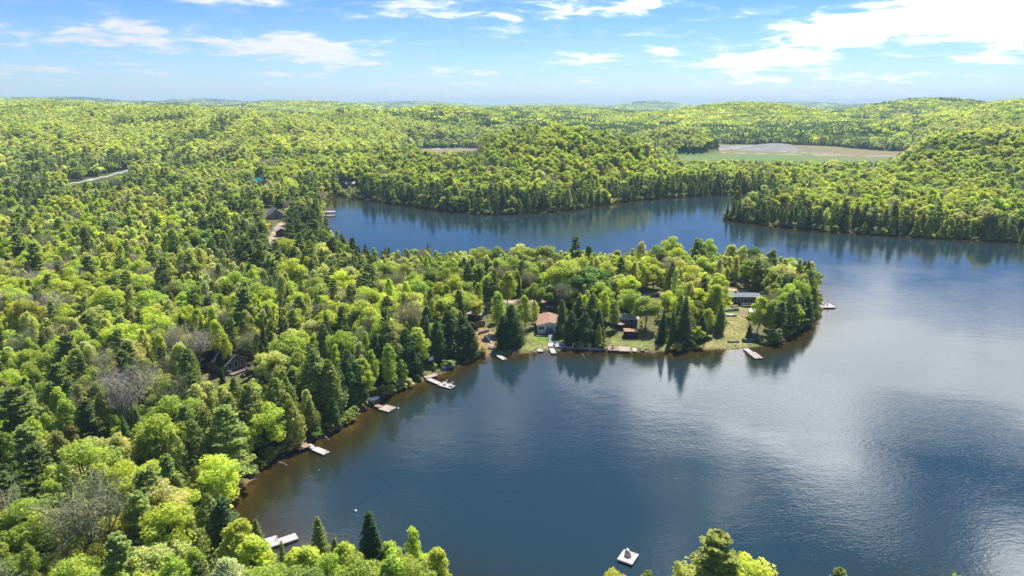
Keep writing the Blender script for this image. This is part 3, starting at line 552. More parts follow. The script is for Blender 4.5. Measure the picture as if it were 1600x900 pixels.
# ---- trees picked out one by one: kind, u, v of the top, height, tone, width factor, label
HERO = [
 ('spruce_tree', 668, 379, 13, 'spruce', .9, 'dark pointed spruce on the far edge of the peninsula beside leafless grey trees'),
 ('bare_tree', 655, 392, 11, 'grey', .6, 'thin leafless grey tree just left of the dark spruce against the water'),
 ('broadleaf_tree', 752, 384, 15, 'bright', 1.15, 'broad bright green tree against the water above the slope with the retaining walls'),
 ('broadleaf_tree', 776, 383, 15, 'green', .9, 'feathery mid green tree against the water, right half of a pair'),
 ('broadleaf_tree', 800, 404, 10, 'bright', 1.0, 'small ball-shaped green tree low on the back shore of the peninsula'),
 ('broadleaf_tree', 812, 379, 16, 'pale', 1.0, 'pale flowering tree at the back of the peninsula'),
 ('broadleaf_tree', 825, 386, 15, 'bright', 1.1, 'bright green tree on the back shore behind the birch clump'),
 ('broadleaf_tree', 855, 382, 16, 'bright', 1.2, 'broad green tree on the back shore straight behind the white cottage'),
 ('pine_tree', 899, 368, 20, 'bluepine', 1.0, 'tallest pine on the peninsula, flat-topped, standing against the water'),
 ('pine_tree', 921, 383, 17, 'bluepine', .9, 'dark pine just right of the tallest pine on the peninsula'),
 ('broadleaf_tree', 884, 404, 18, 'lime', 1.35, 'very broad lime green tree behind and right of the white cottage'),
 ('broadleaf_tree', 862, 418, 15, 'lime', 1.0, 'lime green tree on the sandy road behind the white cottage'),
 ('broadleaf_tree', 921, 414, 17, 'deep', 1.4, 'large dome of deep green leaves right of the broad lime green tree'),
 ('broadleaf_tree', 908, 400, 15, 'bright', 1.0, 'bright green tree between the tallest pine and the deep green dome'),
 ('pine_tree', 731, 408, 18, 'pine', .8, 'open pine with bare lower trunk above the pale-roofed hut'),
 ('pine_tree', 772, 420, 16, 'pine', .7, 'slim pine with sunlit road showing between its trunk and the next'),
 ('pine_tree', 759, 432, 14, 'pine', .7, 'shorter slim pine among bare trunks above the pale-roofed hut'),
 ('aspen_tree', 793, 424, 15, 'lime', 1.3, 'tall lime green birch with hanging sprays left of the white cottage'),
 ('aspen_tree', 778, 458, 15, 'bright', 1.2, 'white-stemmed birch leaning out over the dark cedar left of the white cottage'),
 ('aspen_tree', 820, 462, 13, 'lime', 1.1, 'lime green birch between the dark cedars and the white cottage lawn'),
 ('cedar_tree', 800, 474, 15, 'cedardark', 1.1, 'tall dark cedar at the heart of the clump left of the white cottage'),
 ('cedar_tree', 785, 492, 12, 'cedardark', 1.1, 'dark cedar on the left side of the clump left of the white cottage'),
 ('cedar_tree', 808, 500, 9, 'cedardark', 1.2, 'low dark cedar at the waterside end of the clump left of the white cottage'),
 ('cedar_tree', 906, 462, 15, 'cedar', 1.15, 'tall cedar with browned top right of the white cottage'),
 ('cedar_tree', 926, 457, 16, 'cedar', 1.0, 'tallest cedar of the dark clump at the water right of the white cottage'),
 ('cedar_tree', 893, 484, 12, 'cedardark', 1.1, 'dark cedar nearest the white cottage patio'),
 ('cedar_tree', 916, 486, 12, 'cedardark', 1.2, 'dark cedar in the middle of the clump overhanging the water'),
 ('cedar_tree', 937, 482, 12, 'cedardark', 1.1, 'dark cedar at the right end of the clump overhanging the water'),
 ('broadleaf_tree', 950, 448, 13, 'bright', .8, 'slim green tree rising behind the right end of the dark cedar clump'),
 ('aspen_tree', 945, 455, 13, 'lime', 1.1, 'lime green birch behind the right end of the dark cedar clump'),
 ('aspen_tree', 974, 452, 10, 'pale', 1.4, 'pale green birch behind the light-roofed cottage'),
 ('broadleaf_tree', 1011, 461, 13, 'bright', 1.15, 'rounded bright green maple standing alone on the lawn right of the dark shed'),
 ('pine_tree', 971, 400, 17, 'pine', .9, 'conical dark pine against the water left of the golden trees'),
 ('aspen_tree', 1002, 377, 18, 'pale', 1.0, 'pale yellow thin-crowned tree sticking up behind the peninsula road'),
 ('broadleaf_tree', 1052, 367, 19, 'bright', .9, 'tallest leafy tree of the peninsula right of centre'),
 ('broadleaf_tree', 1026, 381, 16, 'green', 1.0, 'mid green tree left of the tallest leafy tree'),
 ('broadleaf_tree', 1060, 385, 15, 'lime', 1.1, 'lime green tree in front of the tallest leafy tree'),
 ('broadleaf_tree', 1061, 404, 14, 'gold', 1.05, 'golden tree in front of the back row on the peninsula'),
 ('broadleaf_tree', 1022, 413, 12, 'yellow', 1.1, 'yellow-green open tree beside the road left of the golden tree'),
 ('broadleaf_tree', 1092, 424, 11, 'yellow', 1.1, 'yellow-green tree right of the golden tree by the road'),
 ('aspen_tree', 1092, 373, 18, 'green', 1.5, 'tall plume of mid green leaves, left of a pair against the water'),
 ('broadleaf_tree', 1109, 371, 17, 'bright', .8, 'tall bright green tree, right of a pair against the water'),
 ('spruce_tree', 1127, 394, 9, 'spruce', .8, 'small very dark spruce in front of the back shore trees'),
 ('aspen_tree', 1143, 383, 15, 'yellow', 1.6, 'yellow-green feathery tree above the dark long house'),
 ('aspen_tree', 1162, 384, 15, 'yellow', 1.2, 'thin yellow-green tree above the dark long house, right of the feathery one'),
 ('broadleaf_tree', 1178, 383, 14, 'deep', .9, 'compact deep green tree on the back shore above the dark long house'),
 ('aspen_tree', 1206, 390, 14, 'green', 1.4, 'upright mid green tree on the back shore near the tip'),
 ('pine_tree', 1187, 404, 16, 'pinelit', 1.05, 'spreading sunlit pine right behind the dark long house'),
 ('broadleaf_tree', 1118, 407, 12, 'lime', 1.0, 'lime green tree left of the dark long house'),
 ('aspen_tree', 1122, 428, 17, 'lime', 1.7, 'tall lime green willowy tree hiding the left end of the dark long house'),
 ('broadleaf_tree', 1092, 448, 13, 'lime', 1.0, 'lime green tree at the yard left of the willowy tree'),
 ('cedar_tree', 1128, 475, 11, 'cedar', .9, 'cedar on the dry grass slope below the willowy tree'),
 ('spruce_tree', 1036, 478, 13, 'spruce', .75, 'narrow very dark spruce right of the rounded maple on the shore'),
 ('spruce_tree', 1073, 459, 18, 'pine', 1.15, 'tall shaggy spruce on the shore right of the narrow dark one'),
 ('spruce_tree', 1055, 478, 14, 'pine', .9, 'shaggy spruce between the narrow dark one and the tall one'),
 ('broadleaf_tree', 1047, 486, 8, 'olive', 1.0, 'small olive tree between the shoreline spruces'),
 ('aspen_tree', 1190, 464, 14, 'lime', 1.6, 'lime green birch clump in front of the white-roofed shed'),
 ('aspen_tree', 1208, 470, 13, 'bright', 1.5, 'bright green birch right of the white-roofed shed'),
 ('cedar_tree', 1172, 506, 6, 'cedardark', 1.1, 'small dark cedar on the slope below the white-roofed shed'),
 ('pine_tree', 1240, 452, 17, 'pinelit', 1.1, 'big sunlit pine leaning over the water near the peninsula tip'),
 ('pine_tree', 1222, 470, 14, 'pine', 1.0, 'pine between the birches and the big sunlit pine at the tip'),
 ('spruce_tree', 1237, 427, 13, 'spruce', .7, 'thin very dark spruce near the peninsula tip'),
 ('spruce_tree', 1211, 417, 13, 'spruce', .7, 'thin very dark spruce right of the spreading sunlit pine'),
 ('aspen_tree', 1250, 430, 13, 'bright', 1.5, 'bright green tree at the peninsula tip above the floating dock'),
 ('pine_tree', 1269, 421, 14, 'pine', .9, 'outermost pine at the peninsula tip'),
 ('cedar_tree', 1272, 447, 12, 'cedar', 1.0, 'cedar at the very tip beside the floating dock'),
 ('cedar_tree', 1262, 462, 11, 'cedardark', 1.2, 'dark cedar hanging over the water at the tip'),
 ('pine_tree', 1252, 462, 12, 'pine', 1.2, 'low pine below the outermost ones at the tip'),
 ('aspen_tree', 1120, 445, 15, 'lime', 1.6, 'lime green willowy tree just below the tall one by the long house'),
 ('broadleaf_tree', 1075, 440, 14, 'bright', 1.1, 'bright green tree behind the tall shaggy shoreline spruce'),
 ('broadleaf_tree', 1045, 452, 12, 'lime', .9, 'lime green tree above the narrow dark shoreline spruce'),
 ('aspen_tree', 1090, 470, 11, 'green', 1.5, 'mid green tree between the tall shaggy spruce and the dry grass slope'),
 ('aspen_tree', 1108, 482, 10, 'lime', 1.4, 'small lime green birch at the left edge of the dry grass slope'),
 ('broadleaf_tree', 985, 450, 13, 'bright', 1.0, 'bright green tree behind the light-roofed cottage, right of the pale birch'),
 ('aspen_tree', 960, 470, 11, 'bright', 1.3, 'thin bright birch rising in front of the light roof'),
 ('broadleaf_tree', 835, 440, 13, 'green', .9, 'mid green tree on the road left of the white boat'),
 ('aspen_tree', 836, 470, 10, 'pale', 1.0, 'pale thin birch on the lawn left of the white cottage'),
 ('cedar_tree', 880, 468, 13, 'cedar', 1.0, 'mossy cedar at the left end of the dark clump, beside the cottage'),
 ('broadleaf_tree', 740, 462, 11, 'lime', 1.2, 'lime green crown hanging over the pale hut roof'),
 ('cedar_tree', 1098, 492, 9, 'cedardark', 1.2, 'dark low cedar on the shore left of the dry grass slope'),
 ('cedar_tree', 666, 477, 14, 'cedardark', 1.0, 'tall dark cedar above the left shore clump, pointed top'),
 ('cedar_tree', 700, 484, 16, 'cedardark', 1.3, 'large dark cedar in the clump left of the retaining walls'),
 ('cedar_tree', 722, 492, 14, 'cedardark', 1.3, 'dark cedar in the clump nearest the retaining walls'),
 ('cedar_tree', 735, 508, 11, 'cedardark', 1.1, 'lower dark cedar at the right edge of the clump by the retaining walls'),
 ('cedar_tree', 684, 500, 14, 'cedardark', 1.2, 'dark cedar above the blue tarpaulin on the shore'),
 ('broadleaf_tree', 686, 438, 13, 'lime', 1.0, 'small vivid lime tree above the dark cedar clump'),
 ('broadleaf_tree', 718, 452, 13, 'bright', 1.4, 'broad bright green tree over the pale-roofed hut'),
 ('broadleaf_tree', 702, 462, 13, 'lime', 1.1, 'lime green crown left of the pale-roofed hut'),
 ('pine_tree', 575, 412, 20, 'pine', 1.1, 'tall straight pine with dark trunk and tiered branches in mid-wood'),
 ('pine_tree', 378, 447, 21, 'pinelit', 1.2, 'huge feathery pine behind the dark-roofed house'),
 ('spruce_tree', 345, 573, 8, 'spruce', 1.1, 'small very dark spruce in front of the dark-roofed house'),
 ('cedar_tree', 102, 507, 9, 'spruce', .9, 'small very dark cedar among pale trees near the left edge'),
 ('broadleaf_tree', 446, 371, 14, 'lime', 1.2, 'dome-shaped lime tree below the small cabin in the far left wood'),
 ('broadleaf_tree', 473, 378, 13, 'bright', 1.0, 'bright green tree right of the dome-shaped lime tree'),
 ('broadleaf_tree', 452, 437, 13, 'bright', 1.0, 'bright green tree, left of two near the gap in the wood'),
 ('broadleaf_tree', 484, 440, 13, 'deep', 1.0, 'deep green tree, right of two near the gap in the wood'),
 ('broadleaf_tree', 283, 474, 9, 'deep', .95, 'small ball-shaped deep green tree in the left wood'),
 ('broadleaf_tree', 215, 442, 12, 'green', 1.1, 'spreading mid green tree with dark stem in the left wood'),
 ('bare_tree', 195, 578, 20, 'grey', .85, 'largest leafless silver-grey tree, spreading over the lower left wood'),
 ('bare_tree', 150, 555, 14, 'greygreen', 1.0, 'smaller grey tree up the slope from the largest leafless one'),
 ('bare_tree', 60, 462, 16, 'grey', 1.2, 'leafless dark grey tree near the left edge above the lower wood'),
 ('bare_tree', 262, 512, 13, 'greygreen', 1.2, 'budding pale grey tree left of the dark-roofed house'),
 ('bare_tree', 300, 520, 14, 'grey', 1.0, 'leafless grey tree touching the left end of the dark roof'),
 ('bare_tree', 38, 520, 12, 'silver', 1.0, 'silvery leafless tree near the left edge'),
 ('pine_tree', 22, 600, 21, 'pinelit', 1.2, 'large sunlit pine at the left edge'),
 ('pine_tree', 38, 660, 18, 'pinelit', 1.1, 'second sunlit pine at the left edge, lower down'),
 ('pine_tree', 352, 632, 19, 'pinelit', 1.15, 'big soft-plumed pine by the lake at the lower left shore'),
 ('aspen_tree', 360, 718, 8, 'lime', 1.6, 'small lime green tree under the big soft-plumed pine'),
 ('cedar_tree', 388, 598, 17, 'cedar', 1.1, 'tall cedar right of the big soft-plumed pine'),
 ('cedar_tree', 430, 588, 17, 'cedar', 1.15, 'tall cedar above the wooden landing with the red chair'),
 ('cedar_tree', 448, 612, 14, 'cedaryel', 1.1, 'yellowish cedar right above the wooden landing'),
 ('cedar_tree', 488, 543, 19, 'cedar', 1.2, 'tallest cedar on the left shore between the two lower docks'),
 ('cedar_tree', 512, 560, 17, 'cedar', 1.2, 'cedar right of the tallest one on the left shore'),
 ('cedar_tree', 520, 620, 10, 'cedardark', 1.1, 'low dark cedar at the waterline between the two lower docks'),
 ('cedar_tree', 545, 545, 16, 'cedardark', 1.2, 'dark cedar left of the leaning canoe'),
 ('aspen_tree', 565, 560, 13, 'bright', 1.5, 'bright leafy tree over the leaning canoe'),
 ('cedar_tree', 607, 500, 18, 'cedar', 1.2, 'tall cedar on the shore above the square dock'),
 ('cedar_tree', 585, 520, 15, 'cedardark', 1.1, 'dark cedar in front of the tall one above the square dock'),
 ('cedar_tree', 632, 512, 15, 'cedardark', 1.3, 'dark cedar left of the blue and white flag'),
 ('aspen_tree', 652, 512, 14, 'bright', 1.6, 'bright leafy tree on the shore left of the flagpole'),
 ('cedar_tree', 648, 545, 9, 'cedardark', 1.2, 'low dark cedar on the shore just left of the flagpole'),
 ('spruce_tree', 497, 801, 15, 'cedar', 1.0, 'pointed spruce at the bottom, right of the long near dock'),
 ('spruce_tree', 574, 797, 17, 'spruce', 1.15, 'dark spruce at the bottom, taller of the joined pair'),
 ('spruce_tree', 585, 813, 15, 'spruce', 1.15, 'dark spruce at the bottom, shorter right of the joined pair'),
 ('spruce_tree', 520, 838, 12, 'cedar', 1.0, 'spruce top just right of the pointed one at the bottom'),
 ('spruce_tree', 402, 805, 13, 'pine', .9, 'small slim spruce left of the long near dock'),
 ('spruce_tree', 439, 840, 8, 'pine', .7, 'tiny spruce tip in front of the long near dock'),
 ('spruce_tree', 392, 866, 10, 'spruce', .9, 'small dark spruce at the bottom edge below the long near dock'),
 ('aspen_tree', 455, 862, 11, 'lime', 1.6, 'lime green leafy top below the long near dock'),
 ('aspen_tree', 481, 852, 12, 'lime', 1.5, 'lime green leafy top just below the pointed spruce'),
 ('aspen_tree', 539, 850, 12, 'lime', 1.3, 'lime green leafy top between the bottom spruces'),
 ('aspen_tree', 610, 848, 12, 'bright', 1.2, 'bright leafy top right of the joined dark spruces'),
 ('aspen_tree', 638, 828, 13, 'lime', .8, 'thin tall lime sapling right of the joined dark spruces'),
 ('aspen_tree', 660, 866, 10, 'lime', 1.6, 'lime green leafy top, second from the right of the bottom left wood'),
 ('aspen_tree', 682, 856, 10, 'lime', 1.2, 'lime green leafy top ending the bottom left wood on the right'),
 ('broadleaf_tree', 625, 872, 10, 'yellow', 1.1, 'yellow-green bush-like tree below the thin sapling'),
 ('aspen_tree', 562, 872, 10, 'lime', 1.3, 'lime leafy top in front of the joined dark spruces'),
 ('aspen_tree', 395, 838, 12, 'lime', 1.7, 'lime leafy tree left of the tiny spruce tip'),
 ('aspen_tree', 370, 815, 13, 'lime', 1.6, 'lime leafy tree at the corner of the lake left of the long near dock'),
 ('pine_tree', 1123, 831, 19, 'cedaryel', 1.25, 'broad green pine at the bottom right of the swim raft'),
 ('broadleaf_tree', 1152, 872, 15, 'lime', 1.0, 'lime green leafy top leaning against the bottom pine'),
 ('broadleaf_tree', 1086, 884, 14, 'yellow', .9, 'yellow-green leafy top left of the bottom pine'),
 ('broadleaf_tree', 958, 880, 13, 'gold', .45, 'small golden leafy tip just left of the swim raft'),
 ('pine_tree', 1022, 890, 15, 'pinelit', .6, 'green tip at the bottom edge between raft and pine'),
 ('pine_tree', 1316, 886, 15, 'pinelit', .7, 'green pine tip alone at the bottom edge'),
 ('pine_tree', 1492, 892, 15, 'pinelit', .6, 'small pine tip at the bottom edge far right'),
 ('aspen_tree', 152, 724, 15, 'bright', 1.3, 'tall vivid green column of leaves in the lower left wood'),
 ('aspen_tree', 82, 752, 14, 'bright', 1.3, 'vivid green tree at the left bottom, left of the tall column'),
 ('broadleaf_tree', 172, 806, 12, 'yellow', .9, 'yellow-green spreading tree in the bottom left corner wood'),
 ('broadleaf_tree', 122, 834, 12, 'gold', .9, 'golden orange tree in the bottom left corner'),
 ('broadleaf_tree', 262, 760, 13, 'lime', 1.0, 'vivid lime tree in the lower wood left of the lake corner'),
 ('cedar_tree', 322, 770, 14, 'cedar', 1.2, 'soft grey-green cedar at the lower lake corner'),
 ('pine_tree', 345, 778, 14, 'bluepine', 1.0, 'soft blue-green pine at the lower lake corner'),
 ('broadleaf_tree', 270, 810, 11, 'pale', .7, 'pale yellow small-crowned tree near the bottom'),
 ('spruce_tree', 1138, 311, 20, 'bluepine', .8, 'leftmost dark spruce on the right-hand point'),
 ('spruce_tree', 1148, 308, 20, 'pine', .8, 'second dark spruce on the right-hand point'),
 ('spruce_tree', 1158, 312, 18, 'pine', .9, 'third dark spruce on the right-hand point'),
 ('broadleaf_tree', 730, 309, 9, 'yellow', .8, 'small bright yellow tree at the foot of the dark far shore'),
 ('broadleaf_tree', 545, 303, 9, 'bright', .8, 'small bright green tree at the foot of the far left bay'),
]
taken = []                                                # x, y, radius
for kind, u, vt, h, tone, fat, lab in HERO:
    best = None; fat *= 1.22
    for hh in (h, h * .93, h * 1.07, h * .86, h * 1.15, h * .78, h * 1.25, h * .7, h * 1.35):
        a_ = (u - 800) / FPX; b_ = (450 - vt) / FPX; T_ = 60 * 1.0035 ** np.arange(900); rx_, ry_, rz_ = a_ * T_, (CP + b_ * SP) * T_, CAMZ + (-SP + b_ * CP) * T_
        sd_r = shore_dist(rx_, ry_); g_ = np.maximum(ground(rx_, ry_, sd_r), 0); i_ = int(np.argmax(rz_ - g_ <= hh))
        if sd_r[i_] > .7: best = (float(rx_[i_]), float(ry_[i_]), float(g_[i_]), float(rz_[i_] - g_[i_])); break
    if best is None: print('HERO in water:', lab); continue
    x, y, g, hh = best
    place_tree(kind, x, y, g, hh, tone, lab, None, fat, lean=.02)
    taken.append((x, y, 1.7 * fat if kind != 'spruce_tree' else 1.2, hh))

# ---- keep these photo windows open: (u0, v0, u1, v1, y limit)
KEEP = [(328, 540, 390, 588, 185), (838, 484, 880, 522, 240), (812, 518, 884, 550, 222), (741, 482, 756, 500, 255), (744, 500, 806, 560, 235), (953, 490, 998, 548, 245), (1000, 535, 1020, 550, 220), (998, 500, 1025, 545, 232),
        (1133, 452, 1183, 480, 285), (1112, 480, 1188, 545, 260), (1170, 526, 1215, 542, 230), (414, 320, 446, 342, 520), (428, 345, 446, 370, 430), (402, 277, 414, 286, 700), (448, 686, 490, 712, 140), (560, 610, 600, 642, 170), (662, 560, 700, 598, 185),
        (690, 566, 745, 585, 200), (1060, 238, 1380, 248, 1110), (660, 228, 745, 235, 1230), (108, 283, 126, 286, 730), (138, 276, 160, 283, 740), (160, 272, 178, 279, 760), (184, 268, 202, 273, 760), (800, 466, 840, 472, 280), (1000, 464, 1040, 470, 280), (510, 285, 530, 303, 620), (535, 278, 560, 290, 660), (1125, 335, 1135, 345, 500), (1282, 470, 1310, 484, 300), (404, 832, 468, 856, 112)]
def blocked(x, y, z, h, r):
    u, vb = proj(x, y, z); _, vt = proj(x, y, z + h); ru = FPX * r / (y * CP + 75 * SP)
    for (a, b_, c_, d_, yl) in KEEP:
        if y < yl + 6 and u + ru > a and u - ru < c_ and vt < d_ and vb > b_: return True
    return False
def vec_blocked(x, y, z, h, r):
    u, vb = proj(x, y, z); _, vt = proj(x, y, z + h); ru = FPX * r / (y * CP + 75 * SP); m = np.zeros(len(x), bool)
    for (a, b_, c_, d_, yl) in KEEP: m |= (y < yl + 6) & (u + ru > a) & (u - ru < c_) & (vt < d_) & (vb > b_)
    return m
LAWNW = [pts_px([(u, v, z) for u, v in P]) for P, z, c in LAWN]; ROADW = [(pts_px([(u, v, z) for u, v in P]), wd) for P, z, wd, c in ROADS]

# ---- fill: jittered grids of growing pitch
def ring(d0, d1, s, az0=-50, az1=50):
    ys = np.arange(max(60, d0 * .6), d1, s); xs = np.arange(-d1 * 1.05, d1 * 1.05, s); XX, YY = np.meshgrid(xs, ys)
    XX = XX + (np.arange(len(ys)) % 2)[:, None] * s * .5
    XX = XX.ravel() + rng.uniform(-.42, .42, XX.size) * s; YY = YY.ravel() + rng.uniform(-.42, .42, YY.size) * s
    d = np.hypot(XX, YY); a = np.degrees(np.arctan2(XX, YY)); k = (d >= d0) & (d < d1) & (a > az0) & (a < az1); return XX[k], YY[k]
def clear_of(x, y, s):
    k = (s > .9) & (field_w(x, y) < .35)
    for P in LAWNW: k &= ~in_poly(x, y, P)
    for P, wd in ROADW: k &= seg_d(x, y, P) > wd + 1.0
    k &= seg_d(x, y, HWP) > 8
    return k
B, A, PN, SPR, CE, BA = range(6)
KN = ['broadleaf_tree', 'aspen_tree', 'pine_tree', 'spruce_tree', 'cedar_tree', 'bare_tree']
STANDS = [(pts_px([(0, 287, 12), (120, 264, 12), (230, 256, 12), (330, 243, 12), (420, 222, 12), (520, 208, 12)]), 20), (pts_px([(690, 213, 6), (800, 204, 6), (880, 201, 6), (1000, 211, 6)]), 45), (pts_px([(190, 209, 35), (285, 205, 35)]), 26), (pts_px([(330, 200, 30), (420, 195, 30)]), 22)]
def species(x, y, s):
    """which kind grows where"""
    n = len(x); d = np.hypot(x, y); r = rng.random(n)
    con = .13 + .15 * np.clip(wob(x, y, 60, 11) * 1.6, -1, 1) + .10 * np.clip(wob(x, y, 190, 12) * 1.6, -1, 1)
    farshore = (y > 330) & (s < 34); con = np.where(farshore, .90 - .5 * sstep(s, 14, 32), con)
    con = np.where((y < 300) & (s < 13) & (y > 105), .74, con)
    leftbay = (x < -55) & (y > 270) & (y < 520) & (s < 70); con = np.where(leftbay, .62, con)
    con = np.where((d > 1150) & (field_w(x, y - 60) > .1), .75, con)
    hill = np.exp(-.5 * (((x - HP[0][0]) / 190) ** 2 + ((y - 720) / 140) ** 2)) + np.exp(-.5 * (((x - HP[4][0]) / 300) ** 2 + ((y - 740) / 200) ** 2))
    con = np.where((s > 36) & (hill > .3), .05, con)
    zz_ = ground(x, y, s); con = np.where((d > 840) & (zz_ < 20), np.maximum(con, .72 - .5 * sstep(zz_, 12, 20)), con); con = np.where((d > 900) & (zz_ > 28), con * .45, con)
    for P_, w_ in STANDS: con = np.where(seg_d(x, y, P_) < w_ * (1 + .5 * wob(x, y, 33, 8)), .88, con)
    penb = (y > 236) & (y < 345) & (x > -60); con = np.where(penb, .13, con)
    kind = np.full(n, B); isc = r < con; q = rng.random(n)
    cf = np.where(q < .38, CE, np.where(q < .72, PN, SPR)); cf = np.where(farshore | ((y < 300) & (s < 11)), np.where(q < .6, CE, np.where(q < .8, PN, SPR)), cf); cf = np.where(leftbay, np.where(q < .75, PN, CE), cf)
    pb = .47 + .2 * wob(x, y, 45, 14); pb = np.where((hill > .3), .10, pb); bf = np.where(q < pb, A, np.where(q < pb + .075 + .05 * (wob(x, y, 40, 17) > .3), BA, B))
    return np.where(isc, cf, bf), hill
TN = {B: (['gold', 'yellow', 'lime', 'pale', 'bright', 'olive', 'green', 'deep'], [.005, .13, .30, .16, .24, .055, .09, .02]), A: (['lime', 'pale', 'silver', 'bright', 'olive', 'green'], [.3, .26, .09, .22, .05, .08]),
      PN: (['pinelit', 'pine', 'bluepine'], [.52, .38, .10]), SPR: (['spruce', 'cedardark', 'pine'], [.30, .3, .4]), CE: (['cedaryel', 'cedar', 'cedardark'], [.32, .45, .23]), BA: (['grey', 'greygreen', 'silver'], [.3, .4, .3])}
HILLT = (['yellow', 'lime', 'pale', 'bright', 'green'], [.20, .36, .09, .24, .11])
HGT = {B: (12.5, 2.5), A: (12.0, 2.4), PN: (16.5, 2.8), SPR: (11.5, 3.0), CE: (12.0, 2.2), BA: (12.0, 2.0)}
def zone(u, v, x, y):
    if y < 105 and u < 720: return 'along the bottom edge left of the raft'
    if y < 112: return 'on the near shore below the lake'
    if u > 555 and y > 205 and y < 345:
        if u < 690: return 'at the neck of the peninsula'
        if u < 850: return 'left of the white cottage'
        if u < 950: return 'behind the white cottage'
        if u < 1100: return 'near the light-roofed cottage'
        return 'near the dark long house'
    if u < 240 and v > 700: return 'in the bottom left corner'
    if u < 240 and v > 520: return 'in the lower left wood'
    if v > 640: return 'beside the lowest left shore'
    if v > 540 and u < 420: return 'around the dark-roofed house'
    if v > 500: return 'above the left shore docks'
    if v > 430: return 'uphill of the dark-roofed house' if u < 400 else 'around the tall straight pine'
    if v > 360: return 'below the small far cabin'
    return 'in the wood left of the far bay'

fill = []
for d0, d1, s in ((85, 330, 4.5), (330, 760, 5.3), (760, 1500, 7.2)):
    x, y = ring(d0, d1, s); sd = shore_dist(x, y); k = clear_of(x, y, sd); x, y, sd = x[k], y[k], sd[k]
    tx = np.array(taken); keep = np.ones(len(x), bool)
    if d0 < 800:
        for a, b_, r, _ in taken: keep &= (x - a) ** 2 + (y - b_) ** 2 > (r + 1.0) ** 2
    x, y, sd = x[keep], y[keep], sd[keep]; kd, hill = species(x, y, sd)
    h = np.array([HGT[i][0] for i in kd]) + rng.normal(0, 1, len(x)) * np.array([HGT[i][1] for i in kd]); h = np.clip(h, 5, 21)
    h *= np.where(sd < 4, .8, 1); pen = (y < 345) & (y > 205) & (x > -85 + 40 * (y < 250)); h = np.where(pen, np.minimum(h * .95, 15.5 - 4.5 * sstep(y, 265, 320)), h)
    z = ground(x, y, sd); bl = vec_blocked(x, y, z, h, 3.6)
    # shorter growth where a view stays open
    h = np.where(bl, np.minimum(h, 2.6), h); bl2 = vec_blocked(x, y, z, h, 1.0); m = ~bl2 & ~((y > 236) & (y < 345) & (x > -60) & (rng.random(len(x)) < .06))
    # nothing of the random fill rises out of the open water in front of the near shore
    fill.append((x[m], y[m], z[m], h[m], kd[m], hill[m], bl[m]))
FX, FY, FZ, FH, FK, FHL, FBL = [np.concatenate(c) for c in zip(*fill)]
dist = np.sqrt(FX ** 2 + FY ** 2 + CAMZ ** 2); FU, FV = proj(FX, FY, FZ + FH * .6); inview = (FU > -40) & (FU < 1640) & (FV < 945) & (FV > 100)
# the near shore right of the raft shows open water: keep only low growth there
low = (FY < 104) & (FU > 700); FH = np.where(low, np.minimum(FH, 8), FH)
pw = wob(FX, FY, 17, 31) + .8 * wob(FX, FY, 41, 32); PATCH = np.argsort(np.argsort(pw)) / len(pw); PATCH = np.clip(.5 + (PATCH - .5) * 1.25, 0, 1)
tone_of = []
for i in range(len(FX)):
    k = FK[i]; names, pr = HILLT if (FHL[i] > .3 and k == B) else TN[k]; tone_of.append(names[int(np.searchsorted(np.cumsum(pr), min(.9999, max(0, .62 * PATCH[i] + .38 * rng.random()))))])
tone_of = np.array(tone_of)
nherok = {k: sum(1 for h_ in HERO if h_[0] == k) for k in KN}
indiv = np.zeros(len(FX), bool); app = FH / dist * np.where(inview, 1, 0)
for ki, kn in enumerate(KN):
    ids = np.where((FK == ki) & inview & (dist < 430))[0]; ids = ids[np.argsort(-app[ids])][:max(0, 296 - nherok[kn])]; indiv[ids] = True
LABS = {}
def lab_of(i):
    sz = 'low ' if FH[i] < 7 else ('tall ' if FH[i] > 15.5 else ''); return f'{sz}{TONE[tone_of[i]]} {WORD[KN[FK[i]]][0]} {zone(FU[i], FV[i], FX[i], FY[i])}'
for i in np.where(indiv)[0]: LABS.setdefault(lab_of(i), []).append(i)
ORD = ['first', 'second', 'third', 'fourth', 'fifth', 'sixth', 'seventh', 'eighth', 'ninth', 'tenth', 'eleventh', 'twelfth']
FINAL = {}
for L_, ids in LABS.items():
    ids = sorted(ids, key=lambda j: FU[j])
    for n_, j in enumerate(ids): FINAL[j] = L_ if len(ids) == 1 else (L_ + (', leftmost' if n_ == 0 else ', rightmost' if n_ == len(ids) - 1 else f", {ORD[n_] if n_ < 12 else str(n_ + 1) + 'th'} from left"))
for i in np.where(indiv)[0]:
    kn = KN[FK[i]]; tn = tone_of[i]; zn = zone(FU[i], FV[i], FX[i], FY[i]); art = TONE[tn]
    lab = lab_of(i)
    place_tree(kn, FX[i], FY[i], FZ[i], FH[i], tn, FINAL[i], lab.replace(' tree', ' trees', 1) if ' tree' in lab else lab + ' group', fat=float(rng.uniform(.82, 1.35)), lean=.045)
print('individual trees', indiv.sum() + len(taken), {k: int((indiv & (FK == i)).sum()) for i, k in enumerate(KN)})

